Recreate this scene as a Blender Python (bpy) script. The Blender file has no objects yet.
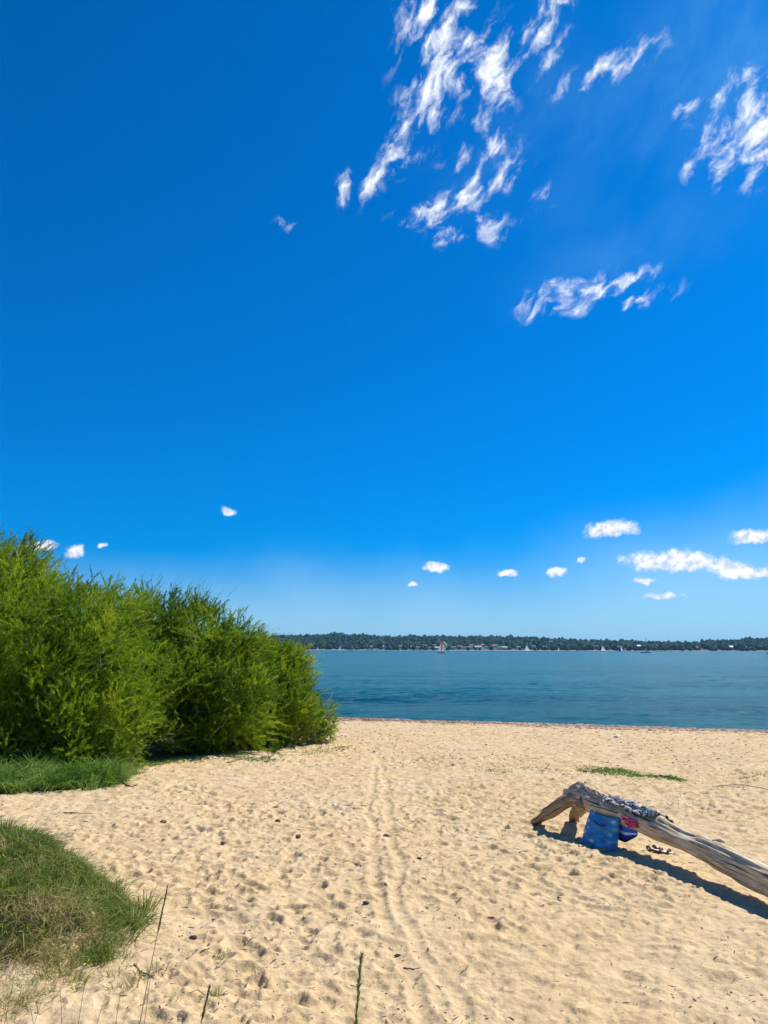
import bpy, math, random
import numpy as np
from mathutils import Vector, Matrix
random.seed(7); RNG = np.random.default_rng(11)
scene = bpy.context.scene
COL = scene.collection
R = math.radians

# ------------------------------------------------------------ camera maths
F, W, H = 770.0, 768, 1024
CAM = np.array([0.0, 0.0, 2.3]); PITCH = R(10.11); ROLL = R(0.15)
fw = np.array([0, math.cos(PITCH), math.sin(PITCH)])
up0 = np.array([0, -math.sin(PITCH), math.cos(PITCH)]); rt0 = np.array([1.0, 0, 0])
rt = rt0*math.cos(ROLL) + up0*math.sin(ROLL); up = up0*math.cos(ROLL) - rt0*math.sin(ROLL)
def ray(px, py):
    return fw + rt*((px-W/2)/F) + up*(-(py-H/2)/F)
def at(px, py, depth):                      # world point at distance y = depth
    d = ray(px, py); return CAM + d*(depth/d[1])
def proj(p):
    v = np.asarray(p)-CAM; z = v@fw
    return W/2+F*(v@rt)/z, H/2-F*(v@up)/z

# ------------------------------------------------------------ noise
def _h(ix, iy, s):
    n = (ix.astype(np.int64)*374761393 + iy.astype(np.int64)*668265263 + s*1274126177) & 0xffffffff
    n = ((n ^ (n >> 13))*1103515245) & 0xffffffff
    n = ((n ^ (n >> 15))*2246822519) & 0xffffffff
    return ((n ^ (n >> 16)) & 0xffffff)/float(0xffffff)
def vn(x, y, s=0):
    x = np.asarray(x, float); y = np.asarray(y, float)
    ix = np.floor(x); iy = np.floor(y); fx = x-ix; fy = y-iy
    ux = fx*fx*fx*(fx*(fx*6-15)+10); uy = fy*fy*fy*(fy*(fy*6-15)+10)
    ix = ix.astype(np.int64); iy = iy.astype(np.int64)
    a = _h(ix, iy, s); b = _h(ix+1, iy, s); c = _h(ix, iy+1, s); d = _h(ix+1, iy+1, s)
    return (a+(b-a)*ux)*(1-uy)+(c+(d-c)*ux)*uy-0.5
def fbm(x, y, s=0, o=4, g=0.5):
    t = 0; a = 1.0
    for i in range(o):
        ca, sa = math.cos(i*1.1), math.sin(i*1.1)
        t = t + a*vn((x*ca-y*sa)*2**i+i*17.3, (x*sa+y*ca)*2**i-i*9.1, s+i); a *= g
    return t
def ss(a, b, x):
    t = np.clip((np.asarray(x, float)-a)/(b-a), 0, 1); return t*t*(3-2*t)

# ------------------------------------------------------------ terrain height
ZW = -0.75
def _plane(px, py, z):
    d = ray(px, py); return CAM + d*((z-CAM[2])/d[2])
SL = _plane(340, 717.3, ZW); SR = _plane(768, 730.3, ZW)
_sd = (SR-SL)[:2]/np.linalg.norm((SR-SL)[:2]); SN = np.array([_sd[1], -_sd[0]])   # inland normal
if SN[1] > 0: SN = -SN
def shore(x, y): return (x-SL[0])*SN[0] + (y-SL[1])*SN[1]
def macro(x, y):
    x = np.asarray(x, float); y = np.asarray(y, float)
    d = shore(x, y)
    d = d + 0.5*fbm(x*0.12, y*0.12, 91, 2)
    dp = np.maximum(d, 0)
    z = ZW + 0.84*(1-np.exp(-dp/12.5))
    z = np.where(d < 0, ZW + np.maximum(d*0.10, -2.2), z)
    z = z + 0.75*(1-ss(0.8, 4.8, y))*ss(-60, -2, y)
    z = z + 0.10*fbm(x*0.35, y*0.35, 5, 3)*ss(0.5, 9, d)
    # grassy hummock low on the left, swelling under the shrubs
    r = np.sqrt(((x+3.9)/2.05)**2 + ((y-7.2+0.24*(x+3.9))/1.15)**2) + 0.18*fbm(x*1.3, y*1.3, 33, 2)
    z = z + 0.60*(1-ss(0.30, 1.08, r))
    z = z + 0.35*ss(-5.5, -11, x)*ss(9, 14, y)*ss(3, 9, d)
    return z
def gnd(px, py):
    d = ray(px, py); t = 2.0
    for i in range(4000):
        p = CAM+d*t
        if p[2] <= float(macro(p[0], p[1])): break
        t *= 1.003
    return np.array([p[0], p[1], float(macro(p[0], p[1]))])

# ------------------------------------------------------------ object helpers
def tag(o, label=None, cat=None, group=None, kind=None):
    if label: o['label'] = label
    if cat: o['category'] = cat
    if group: o['group'] = group
    if kind: o['kind'] = kind
    return o
def empty(name, loc, label, cat, group=None, rz=0):
    o = bpy.data.objects.new(name, None); COL.objects.link(o)
    o.location = Vector([float(c) for c in loc]); o.rotation_euler = (0, 0, rz)
    o.empty_display_size = 0.1
    return tag(o, label, cat, group)
def mk(name, v, f, mat, parent=None, smooth=False, tint=None, uv=None):
    """v (n,3), f (m,k) array or list of arrays; verts in world space; parent at its location"""
    v = np.asarray(v, dtype=np.float64)
    if parent is not None:
        M = np.array(parent.matrix_basis.inverted()); v = v@M[:3, :3].T + M[:3, 3]
    fl = f if isinstance(f, list) else [f]
    fl = [np.asarray(a, dtype=np.int32) for a in fl if len(a)]
    me = bpy.data.meshes.new(name)
    me.vertices.add(len(v)); me.vertices.foreach_set('co', v.astype(np.float32).ravel())
    li = np.concatenate([a.ravel() for a in fl]); n = np.concatenate([np.full(len(a), a.shape[1]) for a in fl])
    me.loops.add(len(li)); me.loops.foreach_set('vertex_index', li)
    st = np.concatenate([[0], np.cumsum(n)[:-1]]).astype(np.int32)
    me.polygons.add(len(n)); me.polygons.foreach_set('loop_start', st)
    try: me.polygons.foreach_set('loop_total', n.astype(np.int32))
    except Exception: pass
    me.polygons.foreach_set('use_smooth', np.full(len(n), smooth))
    me.update(calc_edges=True)
    if tint is not None:
        a = me.attributes.new('tint', 'FLOAT', 'POINT'); a.data.foreach_set('value', np.asarray(tint, np.float32))
    if uv is not None:
        l = me.uv_layers.new(name='UVMap'); l.data.foreach_set('uv', np.asarray(uv, np.float32)[li].ravel())
    me.materials.append(mat)
    o = bpy.data.objects.new(name, me); COL.objects.link(o)
    if parent is not None: o.parent = parent
    return o
class MB:
    def __init__(s): s.v = []; s.f = {}; s.n = 0; s.t = []
    def add(s, v, f, t=None):
        v = np.asarray(v, float); f = np.asarray(f, int)
        s.v.append(v); s.f.setdefault(f.shape[1], []).append(f+s.n); s.n += len(v)
        s.t.append(np.full(len(v), 0.5 if t is None else t) if np.isscalar(t) or t is None else t)
    def out(s, name, mat, parent=None, smooth=False):
        return mk(name, np.concatenate(s.v), [np.concatenate(a) for a in s.f.values()], mat, parent, smooth, np.concatenate(s.t))
def boxv(c, d, rz=0, taper=1.0):
    x, y, z = d[0]/2, d[1]/2, d[2]/2
    v = np.array([[-x,-y,-z],[x,-y,-z],[x,y,-z],[-x,y,-z],[-x*taper,-y*taper,z],[x*taper,-y*taper,z],[x*taper,y*taper,z],[-x*taper,y*taper,z]])
    ca, sa = math.cos(rz), math.sin(rz)
    v = v@np.array([[ca, sa, 0],[-sa, ca, 0],[0,0,1]]) + np.asarray(c)
    return v, np.array([[0,3,2,1],[4,5,6,7],[0,1,5,4],[1,2,6,5],[2,3,7,6],[3,0,4,7]])
def tube(pts, rad, n=8, rough=0.0, seed=0, ell=None):
    pts = np.asarray(pts, float); m = len(pts); rad = np.broadcast_to(rad, (m,)).astype(float)
    tg = np.gradient(pts, axis=0); tg /= np.linalg.norm(tg, axis=1)[:, None]
    u = np.cross(tg, [0, 0, 1.0]); bad = np.linalg.norm(u, axis=1) < 1e-3; u[bad] = [1, 0, 0]
    u /= np.linalg.norm(u, axis=1)[:, None]; w = np.cross(u, tg)
    a = np.linspace(0, 2*np.pi, n, endpoint=False)
    L = np.concatenate([[0], np.cumsum(np.linalg.norm(np.diff(pts, axis=0), axis=1))])
    rr = rad[:, None]*(1+rough*(fbm(L[:, None]*2.3+0*a, np.cos(a)[None]*1.3+seed, seed, 3)+fbm(L[:, None]*2.3+5, np.sin(a)[None]*1.3, seed+9, 3)))
    V = pts[:, None]+(u[:, None]*np.cos(a)[None, :, None]+w[:, None]*np.sin(a)[None, :, None])*rr[..., None]
    V = V.reshape(-1, 3); i = np.arange(m-1)[:, None]*n; j = np.arange(n)[None]; k = (j+1) % n
    Fq = np.stack([i+j, i+k, i+n+k, i+n+j], -1).reshape(-1, 4)
    V = np.concatenate([V, [pts[0], pts[-1]]]); c0, c1 = m*n, m*n+1
    jj = np.arange(n); kk = (jj+1) % n
    Ft = np.concatenate([np.stack([np.full(n, c0), kk, jj], 1), np.stack([np.full(n, c1), (m-1)*n+jj, (m-1)*n+kk], 1)])
    return V, Fq, Ft
def addtube(mb, pts, rad, n=6, rough=0, seed=0, t=None):
    V, q, tr = tube(pts, rad, n, rough, seed)
    s = mb.n; mb.add(V, q, t); mb.f.setdefault(3, []).append(tr+s)
def blades(P, D, L, Wd, bend=0.25, segs=1, rng=RNG):
    """thin leaves; P base, D unit direction"""
    n = len(P); s = np.cross(D, rng.normal(size=(n, 3))); s /= np.linalg.norm(s, axis=1)[:, None]+1e-9
    L = np.broadcast_to(L, (n,))[:, None]; Wd = np.broadcast_to(Wd, (n,))[:, None]
    if segs == 1:
        V = np.stack([P-s*Wd/2, P+s*Wd/2, P+D*L], 1).reshape(-1, 3)
        return V, np.arange(3*n).reshape(n, 3), None
    g = np.array([0, 0, -1.0])
    out = D*[1, 1, 0]; out /= np.linalg.norm(out, axis=1)[:, None]+1e-6
    M1 = P+D*L*0.55; T = P+D*L+(out*0.5+g*0.5)*L*bend*rng.uniform(.2, 1.4, (n, 1))
    V = np.stack([P-s*Wd/2, P+s*Wd/2, M1+s*Wd*0.4, M1-s*Wd*0.4, T], 1).reshape(-1, 3)
    b = np.arange(n)[:, None]*5
    return V, np.concatenate([b+0, b+1, b+2, b+3], 1), np.concatenate([b+3, b+2, b+4], 1)
def nrm(v): return v/(np.linalg.norm(v, axis=-1, keepdims=True)+1e-9)
def ico(sub=1):
    import bmesh
    bm = bmesh.new(); bmesh.ops.create_icosphere(bm, subdivisions=sub, radius=1)
    v = np.array([x.co[:] for x in bm.verts]); f = np.array([[q.index for q in p.verts] for p in bm.faces]); bm.free()
    return v, f

# ------------------------------------------------------------ materials
class NT:
    def __init__(s, name):
        s.m = bpy.data.materials.new(name); s.m.use_nodes = True; s.t = s.m.node_tree
        s.b = s.t.nodes['Principled BSDF']; s.out = s.t.nodes['Material Output']
    def n(s, typ, **k):
        nd = s.t.nodes.new(typ)
        for a, b in k.items():
            if a.startswith('i_'): nd.inputs[int(a[2:]) if a[2:].isdigit() else a[2:].replace('_', ' ')].default_value = b
            else: setattr(nd, a, b)
        return nd
    def l(s, a, b): s.t.links.new(a, b)
    def noise(s, vec, scale, detail=4, rough=0.55, dist=0.0):
        nd = s.n('ShaderNodeTexNoise'); nd.inputs['Scale'].default_value = scale; nd.inputs['Detail'].default_value = detail
        nd.inputs['Roughness'].default_value = rough; nd.inputs['Distortion'].default_value = dist
        if vec is not None: s.l(vec, nd.inputs['Vector'])
        return nd.outputs[0]
    def ramp(s, fac, stops):
        nd = s.n('ShaderNodeValToRGB'); e = nd.color_ramp.elements
        while len(e) < len(stops): e.new(0.5)
        for k, (p, c) in enumerate(stops):
            e[k].position = p; e[k].color = (*c, 1) if len(c) == 3 else c
        s.l(fac, nd.inputs[0]); return nd.outputs[0]
    def mix(s, fac, a, b, bt='MIX'):
        nd = s.n('ShaderNodeMix', data_type='RGBA', blend_type=bt)
        for inp, v in ((nd.inputs[0], fac), (nd.inputs[6], a), (nd.inputs[7], b)):
            if hasattr(v, 'is_linked') or hasattr(v, 'links'): s.l(v, inp)
            else: inp.default_value = v if not isinstance(v, tuple) else (*v, 1)
        return nd.outputs[2]
    def math(s, op, a, b=None, c=None, clamp=False):
        nd = s.n('ShaderNodeMath', operation=op, use_clamp=clamp)
        for i, v in enumerate((a, b, c)):
            if v is None: continue
            if hasattr(v, 'links'): s.l(v, nd.inputs[i])
            else: nd.inputs[i].default_value = v
        return nd.outputs[0]
    def bump(s, h, strength, dist, prev=None):
        nd = s.n('ShaderNodeBump'); nd.inputs['Strength'].default_value = strength; nd.inputs['Distance'].default_value = dist
        s.l(h, nd.inputs['Height'])
        if prev is not None: s.l(prev, nd.inputs['Normal'])
        return nd.outputs[0]
def plain(name, col, rough=0.7, var=0.25, sc=20, metal=0):
    m = NT(name); tc = m.n('ShaderNodeTexCoord')
    nz = m.noise(tc.outputs['Object'], sc, 4)
    c = m.ramp(nz, [(0.3, tuple(x*(1-var) for x in col)), (0.7, tuple(min(1, x*(1+var)) for x in col))])
    m.l(c, m.b.inputs['Base Color']); m.b.inputs['Roughness'].default_value = rough; m.b.inputs['Metallic'].default_value = metal
    return m.m
def leafmat(name, dark, mid, light, trans=0.35, rough=0.55):
    m = NT(name); a = m.n('ShaderNodeAttribute', attribute_name='tint')
    c = m.ramp(a.outputs['Fac'], [(0.0, dark), (0.5, mid), (1.0, light)])
    m.l(c, m.b.inputs['Base Color']); m.b.inputs['Roughness'].default_value = rough
    m.b.inputs['Specular IOR Level'].default_value = 0.25
    tr = m.n('ShaderNodeBsdfTranslucent'); m.l(c, tr.inputs[0])
    mx = m.n('ShaderNodeMixShader'); mx.inputs[0].default_value = trans
    m.l(m.b.outputs[0], mx.inputs[1]); m.l(tr.outputs[0], mx.inputs[2]); m.l(mx.outputs[0], m.out.inputs[0])
    return m.m

# ------------------------------------------------------------ sun, sky, camera
SUN_AZ, SUN_EL = R(58), R(52)     # azimuth to the right of +Y
sdir = Vector((math.sin(SUN_AZ)*math.cos(SUN_EL), math.cos(SUN_AZ)*math.cos(SUN_EL), math.sin(SUN_EL)))
sl = bpy.data.lights.new('sun', 'SUN'); sl.energy = 5.0; sl.angle = R(0.55); sl.color = (1.0, 0.95, 0.86)
so = bpy.data.objects.new('sun', sl); COL.objects.link(so); so.rotation_euler = sdir.to_track_quat('Z', 'Y').to_euler()
so.location = (0, 0, 50)

wd = bpy.data.worlds.new('World'); scene.world = wd; wd.use_nodes = True
nt = wd.node_tree; nt.nodes.clear()
def N(t, **k):
    nd = nt.nodes.new(t)
    for a, b in k.items(): setattr(nd, a, b)
    return nd
def LK(a, b): nt.links.new(a, b)
def MT(op, a, b=None, clamp=False, c=None):
    nd = N('ShaderNodeMath', operation=op, use_clamp=clamp)
    for i, v in enumerate((a, b, c)):
        if v is None: continue
        if hasattr(v, 'links'): LK(v, nd.inputs[i])
        else: nd.inputs[i].default_value = v
    return nd.outputs[0]
BG = 0.085
sky = N('ShaderNodeTexSky', sky_type='NISHITA'); sky.sun_disc = False
sky.sun_elevation = SUN_EL; sky.sun_rotation = SUN_AZ
sky.air_density = 1.0; sky.dust_density = 0.55; sky.ozone_density = 5.5; sky.altitude = 0
hs = N('ShaderNodeHueSaturation'); hs.inputs['Saturation'].default_value = 1.22; hs.inputs['Hue'].default_value = 0.497
tn = N('ShaderNodeMix', data_type='RGBA', blend_type='MULTIPLY'); tn.inputs[0].default_value = 1; LK(sky.outputs[0], tn.inputs[6]); tn.inputs[7].default_value = (0.48, 0.80, 1.22, 1)
LK(tn.outputs[2], hs.inputs['Color'])
tc = N('ShaderNodeTexCoord'); sp = N('ShaderNodeSeparateXYZ'); LK(tc.outputs['Generated'], sp.inputs[0])
az = MT('ARCTAN2', sp.outputs[0], sp.outputs[1]); el = MT('ARCSINE', sp.outputs[2])
cb = N('ShaderNodeCombineXYZ'); LK(az, cb.inputs[0]); LK(el, cb.inputs[1]); P2 = cb.outputs[0]
def azel(px, py):
    d = ray(px, py); d = d/np.linalg.norm(d); return math.atan2(d[0], d[1]), math.asin(d[2])
def wnoise(vec, scale, detail, rough, color=False):
    nd = N('ShaderNodeTexNoise'); nd.inputs['Scale'].default_value = scale; nd.inputs['Detail'].default_value = detail
    nd.inputs['Roughness'].default_value = rough; LK(vec, nd.inputs['Vector']); return nd.outputs[1 if color else 0]
def warp(vec, scale, amt, detail=3):
    c = wnoise(vec, scale, detail, 0.55, True)
    s = N('ShaderNodeVectorMath', operation='SUBTRACT'); LK(c, s.inputs[0]); s.inputs[1].default_value = (.5, .5, .5)
    m = N('ShaderNodeVectorMath', operation='MULTIPLY_ADD'); LK(s.outputs[0], m.inputs[0]); m.inputs[1].default_value = (amt, amt, 0); LK(vec, m.inputs[2])
    return m.outputs[0]
def masks(vec, lst):
    cur = None
    for (px, py, rx, ry, rot, st) in lst:
        a, e = azel(px, py); a2, e2 = azel(px+1, py); a3, e3 = azel(px, py-1)
        sx = math.hypot(a2-a, e2-e); sy = math.hypot(a3-a, e3-e); ba = math.atan2(e2-e, a2-a)
        mp = N('ShaderNodeMapping', vector_type='TEXTURE')
        mp.inputs['Location'].default_value = (a, e, 0); mp.inputs['Rotation'].default_value = (0, 0, R(rot)+ba)
        mp.inputs['Scale'].default_value = (rx*sx, ry*sy, 1); LK(vec, mp.inputs[0])
        ln = N('ShaderNodeVectorMath', operation='LENGTH'); LK(mp.outputs[0], ln.inputs[0])
        v = MT('MULTIPLY_ADD', ln.outputs['Value'], -st, c=st)
        cur = v if cur is None else MT('SMOOTH_MAX', cur, v, c=0.12)
    return cur
def sstep(x, lo, hi):
    mr = N('ShaderNodeMapRange', interpolation_type='SMOOTHSTEP'); LK(x, mr.inputs[0])
    mr.inputs[1].default_value = lo; mr.inputs[2].default_value = hi; return mr.outputs[0]
cirrus = [(428,20,22,36,-15,1),(445,55,34,28,10,1),(440,88,42,24,38,1.1),(493,88,15,36,-22,1),(545,28,15,38,-30,1),(408,124,15,7,35,.9),
          (390,165,32,11,38,.95),(346,190,9,14,0,.7),(480,150,24,13,10,.7),(478,186,36,12,20,.95),(425,210,24,11,15,.9),
          (492,222,16,10,0,.55),(448,236,14,9,0,.6),(608,66,34,11,18,.8),(585,82,12,6,20,.6),(697,105,20,8,15,.95),(752,128,34,36,30,1.15),(772,90,22,14,30,.9),
          (572,292,36,13,18,1.1),(612,276,28,7,18,.9),(636,296,26,7,12,.85),(282,222,7,4,10,.6),(700,170,8,7,0,.6),(545,200,10,8,0,.5),(465,15,12,9,0,.6)]
cumul = [(610,529,34,12,4,1.1),(435,567,17,7,4,1.05),(507,572,13,5.5,0,1),(557,572,16,6,0,1.05),(581,560,6,4,0,.8),(672,561,62,14,2,1.15),(735,571,40,12,-6,1.1),
         (645,582,14,5,0,.8),(662,596,28,4.5,0,.7),(752,536,34,9,2,1.1),(42,546,24,8,-4,1),(75,552,14,8,0,1),(102,545,8,4,0,.8),(229,512,11,5.5,-4,.95),(413,584,7,3.5,0,.7)]
wc = warp(warp(P2, 8, 0.05), 30, 0.022, 5)
mc = masks(wc, [(a, b, c_*1.7, d_*1.75, e, f_*0.92) for a, b, c_, d_, e, f_ in cirrus])
mpn = N('ShaderNodeMapping', vector_type='TEXTURE'); mpn.inputs['Rotation'].default_value = (0, 0, R(42)); mpn.inputs['Scale'].default_value = (1.6, 0.85, 1); LK(wc, mpn.inputs[0])
nc = wnoise(mpn.outputs[0], 40, 9, 0.60)
dc = MT('POWER', sstep(MT('ADD', MT('MULTIPLY', mc, 0.85), MT('MULTIPLY_ADD', nc, 4.2, c=-2.1)), 0.0, 1.35), 1.15)
dc = MT('MULTIPLY', MT('MULTIPLY', dc, sstep(mc, -0.25, 0.35)), 0.95)
wk = warp(P2, 48, 0.014, 4)
mk_ = masks(wk, cumul); nk = wnoise(wk, 55, 7, 0.6)
dk = sstep(MT('ADD', mk_, MT('MULTIPLY_ADD', nk, 1.4, c=-0.70)), 0.10, 0.62)
dk = MT('MULTIPLY', dk, 0.93)
veil = masks(warp(P2, 4, 0.15), [(700,60,330,150,30,1),(650,230,220,60,20,.7),(520,110,150,120,30,.8)])
vn_ = wnoise(mpn.outputs[0], 7, 6, 0.6)
dv = MT('MULTIPLY', MT('MULTIPLY', sstep(veil, 0.0, 1.0), sstep(vn_, 0.30, 0.8)), 0.20)
low = masks(warp(P2, 5, 0.1), [(760,640,700,175,8,1.3),(300,655,900,120,2,1.1)])
dl = MT('MULTIPLY', sstep(low, 0.0, 1.0), 0.60)
# cumulus shading: blue-grey shade painted into the cloud colour in noise patches
shade = wnoise(wk, 95, 4, 0.5)
ck = N('ShaderNodeMix', data_type='RGBA'); LK(sstep(shade, 0.38, 0.58), ck.inputs[0])
CW = 0.80/BG
ck.inputs[6].default_value = (CW*.62, CW*.74, CW*.90, 1); ck.inputs[7].default_value = (CW*1.05, CW*1.04, CW*1.06, 1)
def wmix(fac, a, b):
    nd = N('ShaderNodeMix', data_type='RGBA'); LK(fac, nd.inputs[0])
    LK(a, nd.inputs[6])
    if isinstance(b, tuple): nd.inputs[7].default_value = (*b, 1)
    else: LK(b, nd.inputs[7])
    return nd.outputs[2]
c = wmix(dv, hs.outputs[0], (CW*.34, CW*.74, CW*1.0))
c = wmix(dl, c, (CW*.42, CW*.74, CW*1.0))
c = wmix(dc, c, (CW*1.12, CW*1.15, CW*1.15))
c = wmix(dk, c, ck.outputs[2])
bg = N('ShaderNodeBackground'); bg.inputs[1].default_value = BG; LK(c, bg.inputs[0])
wo = N('ShaderNodeOutputWorld'); LK(bg.outputs[0], wo.inputs[0])
try: wd.cycles.sampling_method = 'MANUAL'; wd.cycles.sample_map_resolution = 512
except Exception: pass

cd = bpy.data.cameras.new('camera'); co = bpy.data.objects.new('camera', cd); COL.objects.link(co); scene.camera = co
cd.sensor_fit = 'VERTICAL'; cd.sensor_height = 24; cd.lens = 24*F/H; cd.clip_end = 20000; cd.clip_start = 0.05
co.matrix_world = Matrix([[rt[i], up[i], -fw[i], CAM[i]] for i in range(3)]+[[0, 0, 0, 1]])
scene.view_settings.view_transform = 'Standard'; scene.view_settings.look = 'None'
scene.view_settings.exposure = 0.38; scene.view_settings.gamma = 1
scene.render.engine = 'CYCLES'
scene.cycles.volume_bounces = 0; scene.cycles.max_bounces = 8; scene.cycles.transparent_max_bounces = 8

# ------------------------------------------------------------ sand
def sand_material():
    m = NT('sand'); g = m.n('ShaderNodeNewGeometry'); P = g.outputs['Position']
    big = m.noise(P, 0.55, 5, 0.6); mid = m.noise(P, 6, 5, 0.65); fine = m.noise(P, 160, 3, 0.7); grain = m.noise(P, 700, 2, 0.6)
    c = m.ramp(mid, [(0.25, (0.42, 0.298, 0.155)), (0.52, (0.575, 0.420, 0.226)), (0.8, (0.70, 0.520, 0.295))])
    c = m.mix(m.math('MULTIPLY', m.math('SUBTRACT', big, 0.45, clamp=True), 1.6, clamp=True), c, (0.60, 0.49, 0.335))
    c = m.mix(0.55, c, m.ramp(fine, [(0.30, (0.70, 0.68, 0.66)), (0.5, (1, 1, 1)), (0.75, (1.12, 1.1, 1.08))]), 'MULTIPLY')
    c = m.mix(0.5, c, m.ramp(grain, [(0.36, (0.62, 0.58, 0.54)), (0.46, (1, 1, 1)), (0.7, (1.12, 1.12, 1.12))]), 'MULTIPLY')
    # coarse dark grains and shell chips
    v = m.n('ShaderNodeTexVoronoi'); v.inputs['Scale'].default_value = 38; m.l(P, v.inputs['Vector'])
    sp_ = m.math('LESS_THAN', v.outputs['Distance'], 0.16)
    pick = m.n('ShaderNodeSeparateColor'); m.l(v.outputs['Color'], pick.inputs[0])
    dk_ = m.math('MULTIPLY', sp_, m.math('GREATER_THAN', pick.outputs[0], 0.68))
    c = m.mix(m.math('MULTIPLY', dk_, 0.7), c, (0.13, 0.085, 0.05))
    lt_ = m.math('MULTIPLY', sp_, m.math('LESS_THAN', pick.outputs[0], 0.10))
    c = m.mix(m.math('MULTIPLY', lt_, 0.6), c, (0.75, 0.7, 0.62))
    # shingle band and litter towards the water
    sx = m.n('ShaderNodeVectorMath', operation='DOT_PRODUCT'); s2 = m.n('ShaderNodeVectorMath', operation='SUBTRACT')
    m.l(P, s2.inputs[0]); s2.inputs[1].default_value = (SL[0], SL[1], 0)
    m.l(s2.outputs[0], sx.inputs[0]); sx.inputs[1].default_value = (SN[0], SN[1], 0)
    d = sx.outputs['Value']
    dn = m.math('ADD', d, m.math('MULTIPLY_ADD', mid, 3.0, -1.5))
    band = m.n('ShaderNodeMapRange', interpolation_type='SMOOTHSTEP'); m.l(dn, band.inputs[0])
    band.inputs[1].default_value = 1.4; band.inputs[2].default_value = 4.2; band.inputs[3].default_value = 1; band.inputs[4].default_value = 0
    sh = m.noise(P, 22, 4, 0.8)
    c = m.mix(m.math('MULTIPLY', band.outputs[0], 0.95), c, m.ramp(sh, [(0.35, (0.08, 0.04, 0.025)), (0.5, (0.24, 0.13, 0.08)), (0.68, (0.45, 0.32, 0.22))]))
    far = m.n('ShaderNodeMapRange', interpolation_type='SMOOTHSTEP'); m.l(d, far.inputs[0]); far.inputs[1].default_value = 12; far.inputs[2].default_value = 27; far.inputs[3].default_value = 1; far.inputs[4].default_value = 0.25
    pb = m.noise(P, 2.6, 9, 0.92)
    c = m.mix(m.math('MULTIPLY', m.math('MULTIPLY', far.outputs[0], m.ramp(pb, [(0.52, (0, 0, 0)), (0.60, (1, 1, 1))])), 0.62), c, (0.22, 0.145, 0.085))
    m.l(c, m.b.inputs['Base Color']); m.b.inputs['Roughness'].default_value = 0.92; m.b.inputs['Specular IOR Level'].default_value = 0.15
    b1 = m.bump(m.noise(P, 14, 6, 0.65), 0.7, 0.035); b2 = m.bump(fine, 0.45, 0.004, b1)
    m.l(b2, m.b.inputs['Normal']); return m.m
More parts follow.
